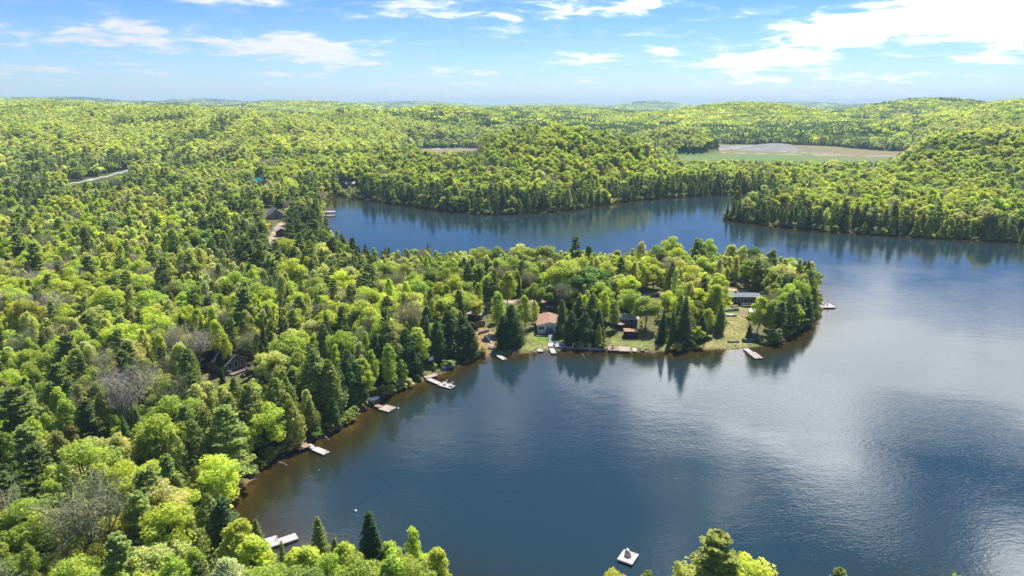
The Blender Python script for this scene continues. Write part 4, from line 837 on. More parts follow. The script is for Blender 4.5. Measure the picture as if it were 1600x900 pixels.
# ---- lighter shapes for the forest beyond
LOD = []                                                  # (object, kind class)
def far_tree(kind, T, lm, bm, H, u, v, h, tone, label, trunk=True):
    me = whole_mesh(kind + '_far', T, lm, bm, trunk); p = on_ground(u, v); o = link(kind, me); o.location = (p.x, p.y, p.z - .1); s = h / H; o.scale = (s, s, s); o['tint'] = jit(TINT[tone], .05); tag(o, label, WORD[kind][1]); return o
MIDN = 620
LB = [far_tree('broadleaf_tree', broad(110 + k, 14, 3.9, 5.0, 15, 1500, .80), M_LEAF, M_BARK, 14, *p_) for k, p_ in enumerate([(612, 315, 11, 'lime', 'lime green tree at the foot of the far shore, near the left bay'), (905, 318, 13, 'bright', 'bright green tree on the far shore where the wooded hill bulges out'), (1290, 340, 13, 'lime', 'lime green tree just behind the dark fringe of the right-hand shore')])]
LA = [far_tree('aspen_tree', aspen(120 + k, n=1000, size=.62, rx=2.3, nl=16), M_LEAF, M_PALEBARK, 14, *p_) for k, p_ in enumerate([(765, 322, 12, 'yellow', 'slender yellow-green tree on the far shore behind the bay'), (1420, 352, 12, 'bright', 'slender bright green tree behind the right-hand shore')])]
LP = [far_tree('pine_tree', pine(130 + k, n=1400, size=.78, wh=12), M_NEED, M_BARK, 18, *p_) for k, p_ in enumerate([(915, 216, 17, 'bluepine', 'lone dark pine on the crest of the wooded hill across the lake'), (262, 196, 21, 'bluepine', 'tall dark pine rising above the far left wood')])]
LS = [far_tree('spruce_tree', spruce(140 + k, n=1000, size=.7, wh=16), M_NEED, M_BARK, 14, *p_) for k, p_ in enumerate([(1172, 335, 14, 'spruce', 'dark spruce at the inner side of the right-hand point')])]
LC = [far_tree('cedar_tree', cedar(150 + k, n=1400, size=.68, rmax=2.4), M_NEED, M_BARK, 13, *p_) for k, p_ in enumerate([(700, 325, 12, 'cedardark', 'dark cedar at the waterline of the far shore left of the hill'), (1240, 352, 12, 'cedardark', 'dark cedar at the waterline of the right-hand shore')])]
LD = [far_tree('bare_tree', bare(160, n=1500), M_TWIG, M_GREYBARK, 14, 575, 310, 11, 'greygreen', 'budding grey tree on the far left bay shore')]
FB = far_tree('broadleaf_tree', broad(210, 14, 4.6, 4.8, 10, 300, 1.75, lobe=(1.6, 2.4)), M_LEAF, M_BARK, 14, 1058, 239, 13, 'lime', 'yellow-green tree at the field edge beyond the lake', False)
FC = far_tree('spruce_tree', spruce(220, n=150, size=1.6, wh=9, rmax=2.5), M_NEED, M_BARK, 14, 1142, 226, 11, 'spruce', 'dark spruce at the far field edge', False)

def points_obj(name, label, V, tint, scl, rot, idx, sources, cat=None):
    me = bpy.data.meshes.new(name); me.vertices.add(len(V)); me.vertices.foreach_set('co', np.asarray(V, np.float32).ravel())
    a = me.attributes.new('tint', 'FLOAT_VECTOR', 'POINT'); a.data.foreach_set('vector', np.asarray(tint, np.float32).ravel())
    a = me.attributes.new('scl', 'FLOAT_VECTOR', 'POINT'); a.data.foreach_set('vector', np.asarray(scl, np.float32).ravel())
    a = me.attributes.new('rot', 'FLOAT_VECTOR', 'POINT'); a.data.foreach_set('vector', np.asarray(rot, np.float32).ravel())
    a = me.attributes.new('idx', 'INT', 'POINT'); a.data.foreach_set('value', np.asarray(idx, np.int32))
    o = link(name, me); tag(o, label, cat, kind='stuff')
    ng = bpy.data.node_groups.new(name + '_nodes', 'GeometryNodeTree'); ng.interface.new_socket('Geometry', in_out='INPUT', socket_type='NodeSocketGeometry'); ng.interface.new_socket('Geometry', in_out='OUTPUT', socket_type='NodeSocketGeometry')
    N = ng.nodes; L = ng.links; gi = N.new('NodeGroupInput'); go = N.new('NodeGroupOutput'); jn = N.new('GeometryNodeJoinGeometry'); L.new(jn.outputs[0], go.inputs[0])
    def att(nm, ty):
        n_ = N.new('GeometryNodeInputNamedAttribute'); n_.data_type = ty; n_.inputs['Name'].default_value = nm; return next(s_ for s_ in n_.outputs if s_.enabled and s_.name == 'Attribute')
    ai, as_, ar = att('idx', 'INT'), att('scl', 'FLOAT_VECTOR'), att('rot', 'FLOAT_VECTOR')
    for k, src in enumerate(sources):
        cp = N.new('FunctionNodeCompare'); cp.data_type = 'INT'; cp.operation = 'EQUAL'; L.new(ai, cp.inputs[2]); cp.inputs[3].default_value = k
        oi = N.new('GeometryNodeObjectInfo'); oi.inputs['Object'].default_value = src; oi.inputs['As Instance'].default_value = True; oi.transform_space = 'ORIGINAL'
        ip = N.new('GeometryNodeInstanceOnPoints'); L.new(gi.outputs[0], ip.inputs['Points']); L.new(cp.outputs[0], ip.inputs['Selection']); L.new(oi.outputs['Geometry'], ip.inputs['Instance']); L.new(as_, ip.inputs['Scale'])
        e2 = N.new('FunctionNodeEulerToRotation'); L.new(ar, e2.inputs[0]); L.new(e2.outputs[0], ip.inputs['Rotation']); L.new(ip.outputs[0], jn.inputs[0])
    md = o.modifiers.new('scatter', 'NODES'); md.node_group = ng; return o
def calm(T_, d_):
    k = (1 - .5 * sstep(d_, 500, 1400))[:, None]; m_ = T_.mean(0); return m_ + (T_ - m_) * k
def tints(names):
    c_ = np.array([TINT[n_] for n_ in names]); k = 1 + rng.normal(0, .10, (len(c_), 1)); return np.clip(c_ * k * (1 + rng.normal(0, .03, c_.shape)), .008, 1)
def emit(name, label, mask, groups):
    ids = np.where(mask)[0]; src = []; idx = np.zeros(len(ids), int); nat = np.zeros(len(ids))
    for kinds, dmin, dmax, objs, H in groups:
        sel = np.isin(FK[ids], kinds) & (dist[ids] >= dmin) & (dist[ids] < dmax); idx[sel] = len(src) + rng.integers(0, len(objs), sel.sum()); nat[sel] = H; src += objs
    s = FH[ids] / nat; fat = s * rng.uniform(.95, 1.32, len(ids)) * np.where(dist[ids] > 760, 1.2, 1.0)
    points_obj(name, label, np.stack([FX[ids], FY[ids], FZ[ids] - .2], 1), calm(tints(tone_of[ids]), dist[ids]) * np.where((FK[ids] == BA) & (dist[ids] >= 850), .42, 1.0)[:, None], np.stack([fat, fat, s], 1), np.stack([rng.normal(0, .03, len(ids)), rng.normal(0, .03, len(ids)), rng.uniform(0, 6.28, len(ids))], 1), idx, src)
    print(name, len(ids))
rest_ = ~indiv & ~((FY < 104) & (FU > 720) & ~inview)
emit('broadleaf_forest', 'leafy forest of yellow-green and lime crowns covering the far shores and hills', rest_ & np.isin(FK, [B, A, BA]), [([B], 0, 850, LB, 14), ([A], 0, 850, LA, 14), ([BA], 0, 850, LD, 14), ([B, A, BA], 850, 1e9, [FB], 14)])
emit('conifer_forest', 'dark evergreens fringing the far shores and scattered through the woods', rest_ & np.isin(FK, [PN, SPR, CE]), [([PN], 0, 850, LP, 18), ([SPR], 0, 850, LS, 14), ([CE], 0, 850, LC, 13), ([PN, SPR, CE], 850, 1e9, [FC], 14)])

# ---- beyond: clumps of crowns with ever wider spacing
def clump(seed, size, ncr, con):
    rg = np.random.default_rng(seed); L = []; var = []
    for i in range(ncr):
        cx, cy = rg.uniform(-size / 2, size / 2, 2); h = rg.uniform(9, 14); r = size / math.sqrt(ncr) * (.50 if con else .78); m = 16
        d = sphere_pts(m, rg); d[:, 2] = np.abs(d[:, 2])
        if con:
            f = rg.random(m); a = rg.random(m) * 6.28; P_ = np.stack([cx + np.cos(a) * r * (1 - f), cy + np.sin(a) * r * (1 - f), 3 + h * 1.1 * f], 1); d = np.stack([np.cos(a), np.sin(a), np.full(m, .6)], 1); sz = r * 1.1
        else: P_ = np.array((cx, cy, h - r * .6)) + d * r * (1, 1, .75); sz = r * .95
        L.append(leaf_tris(P_, d, sz, rg)); var.append(np.clip(rg.normal(.5, .2) + rg.normal(0, .15, m), 0, 1))
    V = np.concatenate(L); return fast_mesh('clump', V, np.arange(len(V)).reshape(-1, 3), [M_NEED if con else M_LEAF], var=np.concatenate(var))
CL = []
for k, (con, u, v, lab) in enumerate([(0, 850, 172, 'stand of yellow-green trees on a far ridge across the middle of the view'), (0, 1110, 166, 'stand of leafy trees on the crest of the ridge behind the field'), (1, 700, 205, 'stand of dark evergreens in the valley beyond the wooded hill')]):
    o = link('tree_stand', clump(300 + k, 34, 22, con)); x_, y_ = px_x(u, 2300), 2300 + 60 * k; o.location = (x_, y_, G(x_, y_)); o['tint'] = TINT['cedardark' if con else 'lime']; tag(o, lab, kind='stuff'); CL.append(o)
PX, PY, PS = [], [], []
for d0, d1, s in ((1500, 3000, 20), (3000, 5500, 32), (5500, 9500, 60), (9500, 15000, 110)):
    x, y = ring(d0, d1, s, -44, 44); PX.append(x); PY.append(y); PS.append(np.full(len(x), s / 34 * 1.5))
PX, PY, PS = map(np.concatenate, (PX, PY, PS)); lk = ((PX - px_x(1281, 5600)) / 130) ** 2 + ((PY - 5600) / 420) ** 2 > 1; PX, PY, PS = PX[lk], PY[lk], PS[lk]
pz = ground(PX, PY, np.full(len(PX), 500.0)); dd = np.hypot(PX, PY)
cn = .22 + .35 * np.clip(wob(PX, PY, 210, 21), -1, 1) + .25 * np.clip(wob(PX, PY, 700, 22), -1, 1) - .30 * sstep(pz, 30, 55) + .45 * (1 - sstep(pz, 14, 28)) * (dd < 4500) + .55 * (dd > 5200) * sstep(pz, 60, 95); isc = rng.random(len(PX)) < cn  # cloud shadow on the farthest high ridges is put in as extra dark evergreens
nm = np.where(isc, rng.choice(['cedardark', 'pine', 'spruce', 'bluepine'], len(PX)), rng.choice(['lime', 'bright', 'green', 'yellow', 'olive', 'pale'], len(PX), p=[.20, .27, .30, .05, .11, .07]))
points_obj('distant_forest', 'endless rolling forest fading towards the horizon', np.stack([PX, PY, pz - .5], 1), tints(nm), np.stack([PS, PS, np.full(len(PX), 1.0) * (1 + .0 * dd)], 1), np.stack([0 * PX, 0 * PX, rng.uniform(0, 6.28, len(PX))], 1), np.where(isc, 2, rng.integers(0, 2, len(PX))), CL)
print('clumps', len(PX))

#@@OBJECTS@@
# ---------------------------------------------------------------- shoreline brush and stones
sx = []; P_ = SHORE; seglen = np.hypot(*(np.roll(P_, -1, 0) - P_).T)
for i in range(len(P_)):
    a, b_ = P_[i], P_[(i + 1) % len(P_)]
    if a[1] > 700 or (a[1] < 100 and a[0] > 60): continue
    u_, _ = proj(a[0], a[1], 0.0)
    if u_ < -50 or u_ > 1680: continue
    n = rng.poisson(seglen[i] * (1.9 if a[1] < 350 else .9))
    t_ = rng.random((n, 1)); nrm = np.array((b_[1] - a[1], a[0] - b_[0])) / (seglen[i] + 1e-6); sx.append(a + (b_ - a) * t_ + nrm * rng.normal(0, 1.5, (n, 1)))
sx = np.concatenate(sx); ssd = shore_dist(sx[:, 0], sx[:, 1]); k = (ssd > .15) & (ssd < 3.6); sx, ssd = sx[k], ssd[k]
OPEN = [(740, 1000, .75), (1095, 1180, .8), (480, 530, .0)]
su, sv = proj(sx[:, 0], sx[:, 1], np.zeros(len(sx))); yard = ((su > 745) & (su < 895) & (sx[:, 1] < 230)) | ((su > 945) & (su < 1050) & (sx[:, 1] < 230)) | ((su > 1095) & (su < 1185) & (sx[:, 1] < 230))
keep = ~yard | (rng.random(len(sx)) < .12)
keep &= ~((su > 448) & (su < 490) & (sv > 685) & (sv < 715)) & ~((su > 565) & (su < 595) & (sv > 625) & (sv < 645)) & ~((su > 660) & (su < 690) & (sv > 578) & (sv < 598))
q = sx[keep]; hb = rng.uniform(.9, 3.0, len(q)) * np.where(q[:, 1] > 350, 1.4, 1); sb = hb / 14
points_obj('shoreline_brush', 'low green and olive brush overhanging the lake edge', np.stack([q[:, 0], q[:, 1], ground(q[:, 0], q[:, 1]) - hb * .38], 1),
           tints(rng.choice(['olive', 'green', 'deep', 'pine', 'silver', 'yellow'], len(q), p=[.3, .2, .15, .15, .1, .1])), np.stack([sb * 2.3, sb * 2.3, sb * 1.4], 1), np.stack([0 * hb, 0 * hb, rng.uniform(0, 6.28, len(q))], 1), rng.integers(0, 3, len(q)), LB)
M_STONE = surf('stone', (.26, .235, .20), .85, .2, scale=3, bump=.03)
mbs = MB(); qs = sx[rng.random(len(sx)) < .75]
for (x, y) in qs:
    if y > 350: continue
    x += rng.normal(0, .5); y += rng.normal(0, .5); r = rng.uniform(.15, .55); n = 6; z = G(x, y)
    ring_ = [(x + math.cos(k * 1.047) * r * rng.uniform(.7, 1.2), y + math.sin(k * 1.047) * r * rng.uniform(.7, 1.2), z - .1) for k in range(n)]
    top_ = [(x + (p_[0] - x) * .6, y + (p_[1] - y) * .6, z + r * rng.uniform(.4, .7)) for p_ in ring_]
    mbs.add(ring_ + top_, [(i, (i + 1) % n, n + (i + 1) % n, n + i) for i in range(n)] + [tuple(n + i for i in range(n))])
tag(mbs.build('shore_stones', M_STONE), 'small grey stones strewn along the water line', kind='stuff')

# ---------------------------------------------------------------- materials of built things
M_DECK = surf('sun_bleached_boards', (.42, .35, .29), .8, .2, scale=2, stretch=(.3, 6, 1), var=.3)
M_DECKW = surf('pale_boards', (.47, .43, .41), .75, .2, scale=2, stretch=(.3, 6, 1), var=.2)
M_DECKB = surf('brown_boards', (.34, .24, .165), .85, .2, scale=2, stretch=(.3, 6, 1), var=.3)
M_DARKW = surf('dark_timber', (.11, .075, .05), .85, .2, scale=4)
M_WHITE = surf('white_paint', (.70, .70, .69), .5, .4, var=.06)
M_FLOAT = surf('black_float', (.03, .035, .04), .5, .4)
M_ROOFD = surf('charcoal_shingles', (.026, .030, .045), .85, .25, scale=9, var=.35, stretch=(1, 6, 1))
M_ROOFB = surf('brown_shingles', (.32, .185, .135), .85, .2, scale=7, var=.25, stretch=(1, 6, 1))
M_ROOFG = surf('weathered_grey_roof', (.105, .13, .165), .7, .3, scale=5, var=.3)
M_ROOFL = surf('pale_grey_roof', (.40, .40, .41), .6, .3, scale=5, var=.2)
M_ROOFT = surf('teal_metal_roof', (.015, .23, .24), .4, .5, var=.1)
M_ROOFX = surf('flat_terracotta_roof', (.48, .27, .18), .85, .2, var=.3)
M_WALLO = surf('olive_siding', (.23, .225, .15), .8, .2, scale=2, stretch=(1, 1, 9), var=.15)
M_WALLD = surf('blue_black_siding', (.028, .045, .075), .6, .3, var=.2)
M_WALLK = surf('dark_board_siding', (.045, .045, .052), .8, .2, var=.3, stretch=(8, 8, 1))
M_WALLS = surf('slate_blue_wall', (.085, .12, .16), .7, .3)
M_WALLT = surf('tan_siding', (.42, .34, .25), .8, .2)
M_WALLBR = surf('brown_log_wall', (.17, .09, .055), .8, .2, stretch=(1, 1, 8))
M_GREYST = surf('grey_concrete', (.36, .36, .36), .85, .2, bump=.01)
M_BLUEST = surf('blue_grey_steps', (.15, .21, .27), .8, .2)
M_GLASS = surf('window_glass', (.02, .03, .04), .08, .6, var=.05)
M_TEAL = surf('turquoise_plastic', (.03, .36, .42), .45, .4, var=.05)
M_RED = surf('orange_red_plastic', (.50, .07, .025), .45, .4, var=.08)
M_BLUE = surf('blue_tarpaulin', (.02, .07, .42), .5, .4, var=.1)
M_GREENC = surf('dark_green_canvas', (.055, .115, .085), .7, .3, var=.2, scale=2)
M_METAL = surf('galvanised_metal', (.5, .51, .52), .4, .5, .6)
M_TYRE = surf('black_rubber', (.02, .02, .02), .8, .2)
M_BEIGE = surf('beige_canvas', (.58, .49, .41), .8, .2, var=.15)
M_LOG = surf('silver_driftwood', (.38, .35, .31), .85, .2, stretch=(1, 1, 6))

# ---------------------------------------------------------------- docks
def quad_frame(px, z):
    p = [Vector((*at(u, v, z), z)) for u, v in px]; a = (p[0] + p[1]) / 2; b_ = (p[3] + p[2]) / 2; d = b_ - a; L = d.length; rz = math.atan2(d.y, d.x); w_ = ((p[1] - p[0]).length * 0 + abs((p[1] - p[0]).dot(Vector((-math.sin(rz), math.cos(rz), 0)))) + abs((p[2] - p[3]).dot(Vector((-math.sin(rz), math.cos(rz), 0))))) / 2
    return a, L, max(w_, .7), rz
def dock(label, sections, group=None, name='dock', cat='dock'):
    a0, _, _, r0 = quad_frame(*sections[0][:2]); root = thing(name, label, cat, (a0.x, a0.y, 0), 0, group)
    for sec in sections:
        px, z, bm_, kind = sec; a, L, W, rz = quad_frame(px, z); o = a - root.location; n = max(3, int(L / .28)); M_ = MB()
        for i in range(n):
            x0 = L * i / n; M_.box(x0 + .012, x0 + L / n - .012, -W / 2, W / 2, -.045, float(rng.uniform(-.006, .006)), rz, o)
        tag(M_.build('deck_boards', bm_, root), kind='stuff')
        F_ = MB(); F_.box(0, L, -W / 2 - .05, -W / 2 + .03, -.28, -.05, rz, o); F_.box(0, L, W / 2 - .03, W / 2 + .05, -.28, -.05, rz, o); F_.box(-.04, .03, -W / 2, W / 2, -.27, -.05, rz, o); F_.box(L - .03, L + .04, -W / 2, W / 2, -.27, -.05, rz, o); F_.build('frame', M_DARKW if bm_ is M_DECKB else bm_, root)
        if kind == 'float':
            for k in range(2 if L < 4 else 3):
                xx = L * (k + .5) / (2 if L < 4 else 3); MB().box(xx - .55, xx + .55, -W / 2 + .1, W / 2 - .1, -z - .15, -.285, rz, o).build('float', M_FLOAT, root)
        elif kind == 'post':
            for xx in (.15, L - .15):
                for yy in (-W / 2 + .08, W / 2 - .08):
                    c_ = Matrix.Rotation(rz, 3, 'Z') @ Vector((xx, yy, 0)) + o; MB().tube([c_ + Vector((0, 0, -z - 1.0)), c_ + Vector((0, 0, .12))], .07, 6).build('post', M_DARKW, root)
    px, z, bm_, kind = sections[0]; a, L, W, rz = quad_frame(px, z); o = a - root.location
    if name == 'dock' and L < 12:
        ld = MB(); Mx = Matrix.Translation(o) @ Matrix.Rotation(rz, 4, 'Z')
        for yy in (-.2, .2): ld.tube([Mx @ Vector((L + .08, yy, -.9)), Mx @ Vector((L + .08, yy, .75)), Mx @ Vector((L - .25, yy, .8)), Mx @ Vector((L - .25, yy, .02))], .03, 5)
        for zz in (-.6, -.3, 0): ld.tube([Mx @ Vector((L + .08, -.2, zz)), Mx @ Vector((L + .08, .2, zz))], .025, 4)
        ld.build('ladder', M_METAL, root)
        for xx in (.5, L - .6): MB().box(xx - .14, xx + .14, W / 2 - .2, W / 2 - .13, .008, .09, rz, o).build('cleat', M_METAL, root)
        if kind == 'float': MB().box(.1, L - .1, -W / 2 - .1, -W / 2 - .052, -.2, -.08, rz, o).build('bumper', M_FLOAT, root)
    return root
DG = 'docks along the lake shore'
dock('long near dock of two pale sections at the bottom left, partly behind spruces', [([(402, 845), (410, 859), (436, 850), (430.5, 836.7)], .45, M_DECKW, 'float'), ([(433.5, 842.5), (438, 850), (466, 841.7), (461, 832)], .45, M_DECKW, 'float')])
dock('white two-piece dock beside the brown landing with the red chair', [([(486.7, 702), (496, 698), (515.3, 705.3), (505.3, 710.7)], .45, M_DECKW, 'float'), ([(479, 695.5), (485, 692.5), (493, 698.4), (487, 701.6)], .52, M_DECKW, 'post')])
dock('brown wooden landing on the bank behind the white two-piece dock', [([(463, 706), (464, 694), (484, 690.5), (479.5, 697)], .75, M_DECKB, 'post')], name='landing', cat='deck')
dock('square pale dock with a grey gangway below the leaning white boat', [([(591.3, 638.7), (603.3, 632), (619.3, 636.3), (606.7, 643.7)], .45, M_DECK, 'float'), ([(584, 634.5), (588.5, 631), (598.5, 633.6), (594, 637.2)], .55, M_DECKB, 'post')])
dock('white L-shaped dock carrying two white chairs near the flagpole', [([(684, 601.3), (693, 597.5), (712, 602.5), (702.7, 607)], .45, M_DECKW, 'float'), ([(665.5, 592.5), (670, 589.5), (690, 597.9), (684.5, 600.7)], .55, M_DECKW, 'post')])
dock('small pale landing at the foot of the flagpole', [([(664, 592), (664.5, 587.2), (681, 582.5), (683, 586.5)], .75, M_DECK, 'post')], name='landing', cat='deck')
dock('small white floating dock below the picnic table', [([(774.4, 554.8), (779.4, 553.3), (791.7, 559.9), (786, 562.7)], .45, M_DECKW, 'float')])
dock('U-shaped white dock in front of the white cottage patio', [([(839.5, 543), (840, 549), (848, 548.6), (847.3, 543)], .45, M_DECKW, 'float'), ([(847.5, 541.6), (847.5, 543.2), (858, 543.6), (858, 541.8)], .5, M_DECK, 'post'), ([(857.4, 542.6), (864, 542.6), (869.7, 551.2), (861.5, 551.9)], .47, M_DECKW, 'float')])
dock('low tan wooden seawall deck at the water right of the dark cedar clump', [([(949.5, 547), (949.5, 540), (966, 540.3), (966, 547.6)], .75, M_DECKB, 'post'), ([(966.5, 548), (966.5, 541), (984, 541.5), (984, 549)], .72, M_DECK, 'post')], name='seawall_deck', cat='deck')
dock('narrow grey boat ramp right of the tan seawall deck', [([(987.4, 538.2), (993.4, 537.2), (994.8, 548.3), (989, 549)], .5, M_DECKW, 'post')], name='boat_ramp', cat='ramp')
dock('two-step pale dock below the dry grass slope near the peninsula tip', [([(1169, 550.8), (1178, 549), (1192.5, 558.3), (1180, 560.8)], .45, M_DECK, 'float'), ([(1162.5, 545.3), (1168.3, 544), (1177, 549.6), (1168.8, 550.8)], .5, M_DECKW, 'post')])
dock('white floating dock with chairs beyond the peninsula tip', [([(1279, 473.6), (1279, 480.6), (1305.5, 480.0), (1297, 474.0)], .5, M_DECKW, 'float')])
fd = dock('dock with a pipe frame for a boat on the far left bay', [([(508, 329.6), (508, 331.4), (523.6, 331.4), (523.6, 329.6)], .5, M_DECKW, 'post'), ([(509, 335.8), (509, 337.6), (523.6, 337.8), (523.6, 336)], .5, M_DECKB, 'post')])
FR = MB()
for (u_, v_) in ((511, 330.5), (523, 330.5), (511, 337), (523, 337)):
    p_ = Vector((*at(u_, v_, .5), .5)) - fd.location; FR.tube([p_, p_ + Vector((0, 0, 2.6))], .09, 5)
for (a_, b2) in (((511, 330.5), (523, 330.5)), ((511, 337), (523, 337)), ((511, 330.5), (511, 337)), ((523, 330.5), (523, 337))):
    FR.tube([Vector((*at(*a_, .5), 3.1)) - fd.location, Vector((*at(*b2, .5), 3.1)) - fd.location], .09, 5)
FR.build('pipe_frame', M_METAL, fd)
# swim raft with its canvas play tent
raft = dock('square white swim raft anchored off the near shore', [([(964.5, 873.8), (975, 857.5), (998, 866.3), (987.5, 881.3)], .5, M_DECKW, 'float')], name='swim_raft', cat='raft')
px_, py_ = at(981, 868, .5); tent = thing('play_tent', 'beige arched canvas play tent with a dark opening, on the swim raft', 'tent', (px_, py_, .5), R(-62))
tent.scale = (.65, .75, .85); V_, F_ = [], []; NS, NA = 7, 9
for i in range(NS + 1):
    f = i / NS; rr = .72 * math.sqrt(max(0, 1 - (f * 1.0) ** 2.2)) + .04; hh = 1.55 * (1 - f ** 2.4) ** .6 + .05
    for k in range(NA + 1): a_ = math.pi * k / NA; V_.append((f * 1.7 - .5, math.cos(a_) * rr, math.sin(a_) * hh))
for i in range(NS):
    for k in range(NA): j = i * (NA + 1) + k; F_.append((j, j + 1, j + NA + 2, j + NA + 1))
m_ = MB().add(V_, F_); m_.build('canvas', M_BEIGE, tent, smooth=True).modifiers.new('thick', 'SOLIDIFY').thickness = .04
MB().add([(-.515, math.cos(math.pi * k / 9) * .5, math.sin(math.pi * k / 9) * 1.05) for k in range(10)] + [(-.46, math.cos(math.pi * k / 9) * .5, math.sin(math.pi * k / 9) * 1.05) for k in range(10)], [tuple(range(10)), tuple(range(19, 9, -1))] + [(k, k + 10, k + 11, k + 1) for k in range(9)]).build('opening', M_FLOAT, tent)  # solid black panel standing in for the shade inside the tent mouth
def ball(label, u, v, r, m_, name='buoy'):
    x, y = at(u, v, 0); b_ = thing(name, label, 'buoy', (x, y, 0)); V_ = []; F_ = []
    for i in range(7):
        for k in range(10): t_ = math.pi * (i + .001) / 6; V_.append((math.sin(t_) * math.cos(k * .628) * r, math.sin(t_) * math.sin(k * .628) * r, math.cos(t_) * r + r * .3))
    for i in range(6):
        for k in range(10): F_.append((i * 10 + k, i * 10 + (k + 1) % 10, (i + 1) * 10 + (k + 1) % 10, (i + 1) * 10 + k))
    MB().add(V_, F_).build('float_ball', m_, b_, smooth=True); MB().tube([(0, 0, r * 1.2), (0, 0, r * 1.6)], r * .2, 6).build('mooring_eye', M_METAL, b_)
ball('white mooring buoy afloat above the bottom spruces', 555.5, 799, .3, M_WHITE)
ball('small tan mooring buoy off the white two-piece dock', 498.6, 735, .16, M_BEIGE)
ball('white round marker beside the outer corner of the square pale dock', 622, 638.6, .28, M_WHITE)

# ---------------------------------------------------------------- houses
def gable(name, label, u, v, rz, L, W, H, rise, wall, roof, wins=(), door=None, over=.45, deck=None, chimney=None, base=.4, extra=None, cat='house'):
    p = on_ground(u, v); root = thing(name, label, cat, (p.x, p.y, p.z), rz); a, b_ = L / 2, W / 2; H = H + base
    MB().add([(-a, -b_, -1.2), (a, -b_, -1.2), (a, b_, -1.2), (-a, b_, -1.2), (-a, -b_, H), (a, -b_, H), (a, b_, H), (-a, b_, H), (-a, 0, H + rise), (a, 0, H + rise)],
             [(0, 1, 5, 4), (1, 2, 6, 9, 5), (2, 3, 7, 6), (3, 0, 4, 8, 7)]).build('wall', wall, root)
    sl = math.atan2(rise, b_); n = math.cos(sl)
    R_ = MB()
    for s_ in (-1, 1):
        ov = over; e = (b_ + ov); ze = H - ov * math.tan(sl); t_ = .16
        R_.add([(-a - ov, 0, H + rise + .02), (a + ov, 0, H + rise + .02), (a + ov, s_ * e, ze + .02), (-a - ov, s_ * e, ze + .02), (-a - ov, 0, H + rise + t_ + .02), (a + ov, 0, H + rise + t_ + .02), (a + ov, s_ * e, ze + t_ + .02), (-a - ov, s_ * e, ze + t_ + .02)],
               [(0, 1, 2, 3)[::s_], (4, 5, 6, 7)[::-s_], (3, 2, 6, 7)[::s_], (0, 3, 7, 4)[::s_], (1, 5, 6, 2)[::s_]])
    ro = R_.build('roof', roof, root)
    T_ = MB()
    for x_ in (-a - over - .03, a + over + .03):
        for s_ in (-1, 1): T_.add([(x_ - .03, 0, H + rise - .02), (x_ + .03, 0, H + rise - .02), (x_ + .03, s_ * (b_ + over), H - over * math.tan(sl) - .02), (x_ - .03, s_ * (b_ + over), H - over * math.tan(sl) - .02), (x_ - .03, 0, H + rise + .19), (x_ + .03, 0, H + rise + .19), (x_ + .03, s_ * (b_ + over), H - over * math.tan(sl) + .19), (x_ - .03, s_ * (b_ + over), H - over * math.tan(sl) + .19)], [(0, 3, 2, 1), (4, 5, 6, 7), (0, 4, 7, 3), (1, 2, 6, 5), (2, 3, 7, 6)])
    T_.build('trim', M_WHITE if wall is not M_WALLK else M_WALLK, root)
    def panel(side, c, zc, w_, h_, nm, fm, pm):
        z0, z1 = base + zc - h_ / 2, base + zc + h_ / 2
        def bx(mb_, c0, c1, z0, z1, d0, d1):
            if side == 'front': mb_.box(c0, c1, -b_ - d1, -b_ - d0, z0, z1)
            elif side == 'back': mb_.box(c0, c1, b_ + d0, b_ + d1, z0, z1)
            elif side == 'right': mb_.box(a + d0, a + d1, c0, c1, z0, z1)
            else: mb_.box(-a - d1, -a - d0, c0, c1, z0, z1)
        f = MB(); t_ = .1
        bx(f, c - w_ / 2 - t_, c + w_ / 2 + t_, z1, z1 + t_, .002, .07); bx(f, c - w_ / 2 - t_, c + w_ / 2 + t_, z0 - t_, z0, .002, .09); bx(f, c - w_ / 2 - t_, c - w_ / 2, z0, z1, .002, .07); bx(f, c + w_ / 2, c + w_ / 2 + t_, z0, z1, .002, .07)
        fo = f.build(nm, fm, root); g = MB(); bx(g, c - w_ / 2, c + w_ / 2, z0, z1, .004, .03); g.build('pane' if nm == 'window' else 'leaf', pm, fo)
    for (side, c, zc, w_, h_) in wins: panel(side, c, zc, w_, h_, 'window', M_WHITE, M_GLASS)
    if door: panel(*door, 'door', M_WHITE, M_BLUEST if wall is M_WHITE else M_WALLBR)
    if chimney: MB().box(chimney[0] - .3, chimney[0] + .3, chimney[1] - .3, chimney[1] + .3, H + rise * .3, H + rise + 1.0).build('chimney', M_GREYST, root)
    if deck:
        x0, x1, y0, y1, z_ = deck; D = MB(); n = int((x1 - x0) / .25)
        for i in range(n): D.box(x0 + (x1 - x0) * i / n + .01, x0 + (x1 - x0) * (i + 1) / n - .01, y0, y1, z_ - .08, z_)
        tag(D.build('deck_boards', M_DECK, root), kind='stuff')
        for xx in (x0 + .1, x1 - .1):
            for yy in (y0 + .1, y1 - .1): MB().tube([(xx, yy, -1.5), (xx, yy, z_ + 1.0)], .07, 5).build('post', M_WHITE, root)
        rl = MB(); rl.box(x0, x1, y0 + .02, y0 + .1, z_ + .9, z_ + .98)
        for i in range(int((x1 - x0) / .5)): rl.box(x0 + i * .5, x0 + i * .5 + .05, y0 + .03, y0 + .08, z_, z_ + .9)
        rl.build('railing', M_WHITE, root)
    return root
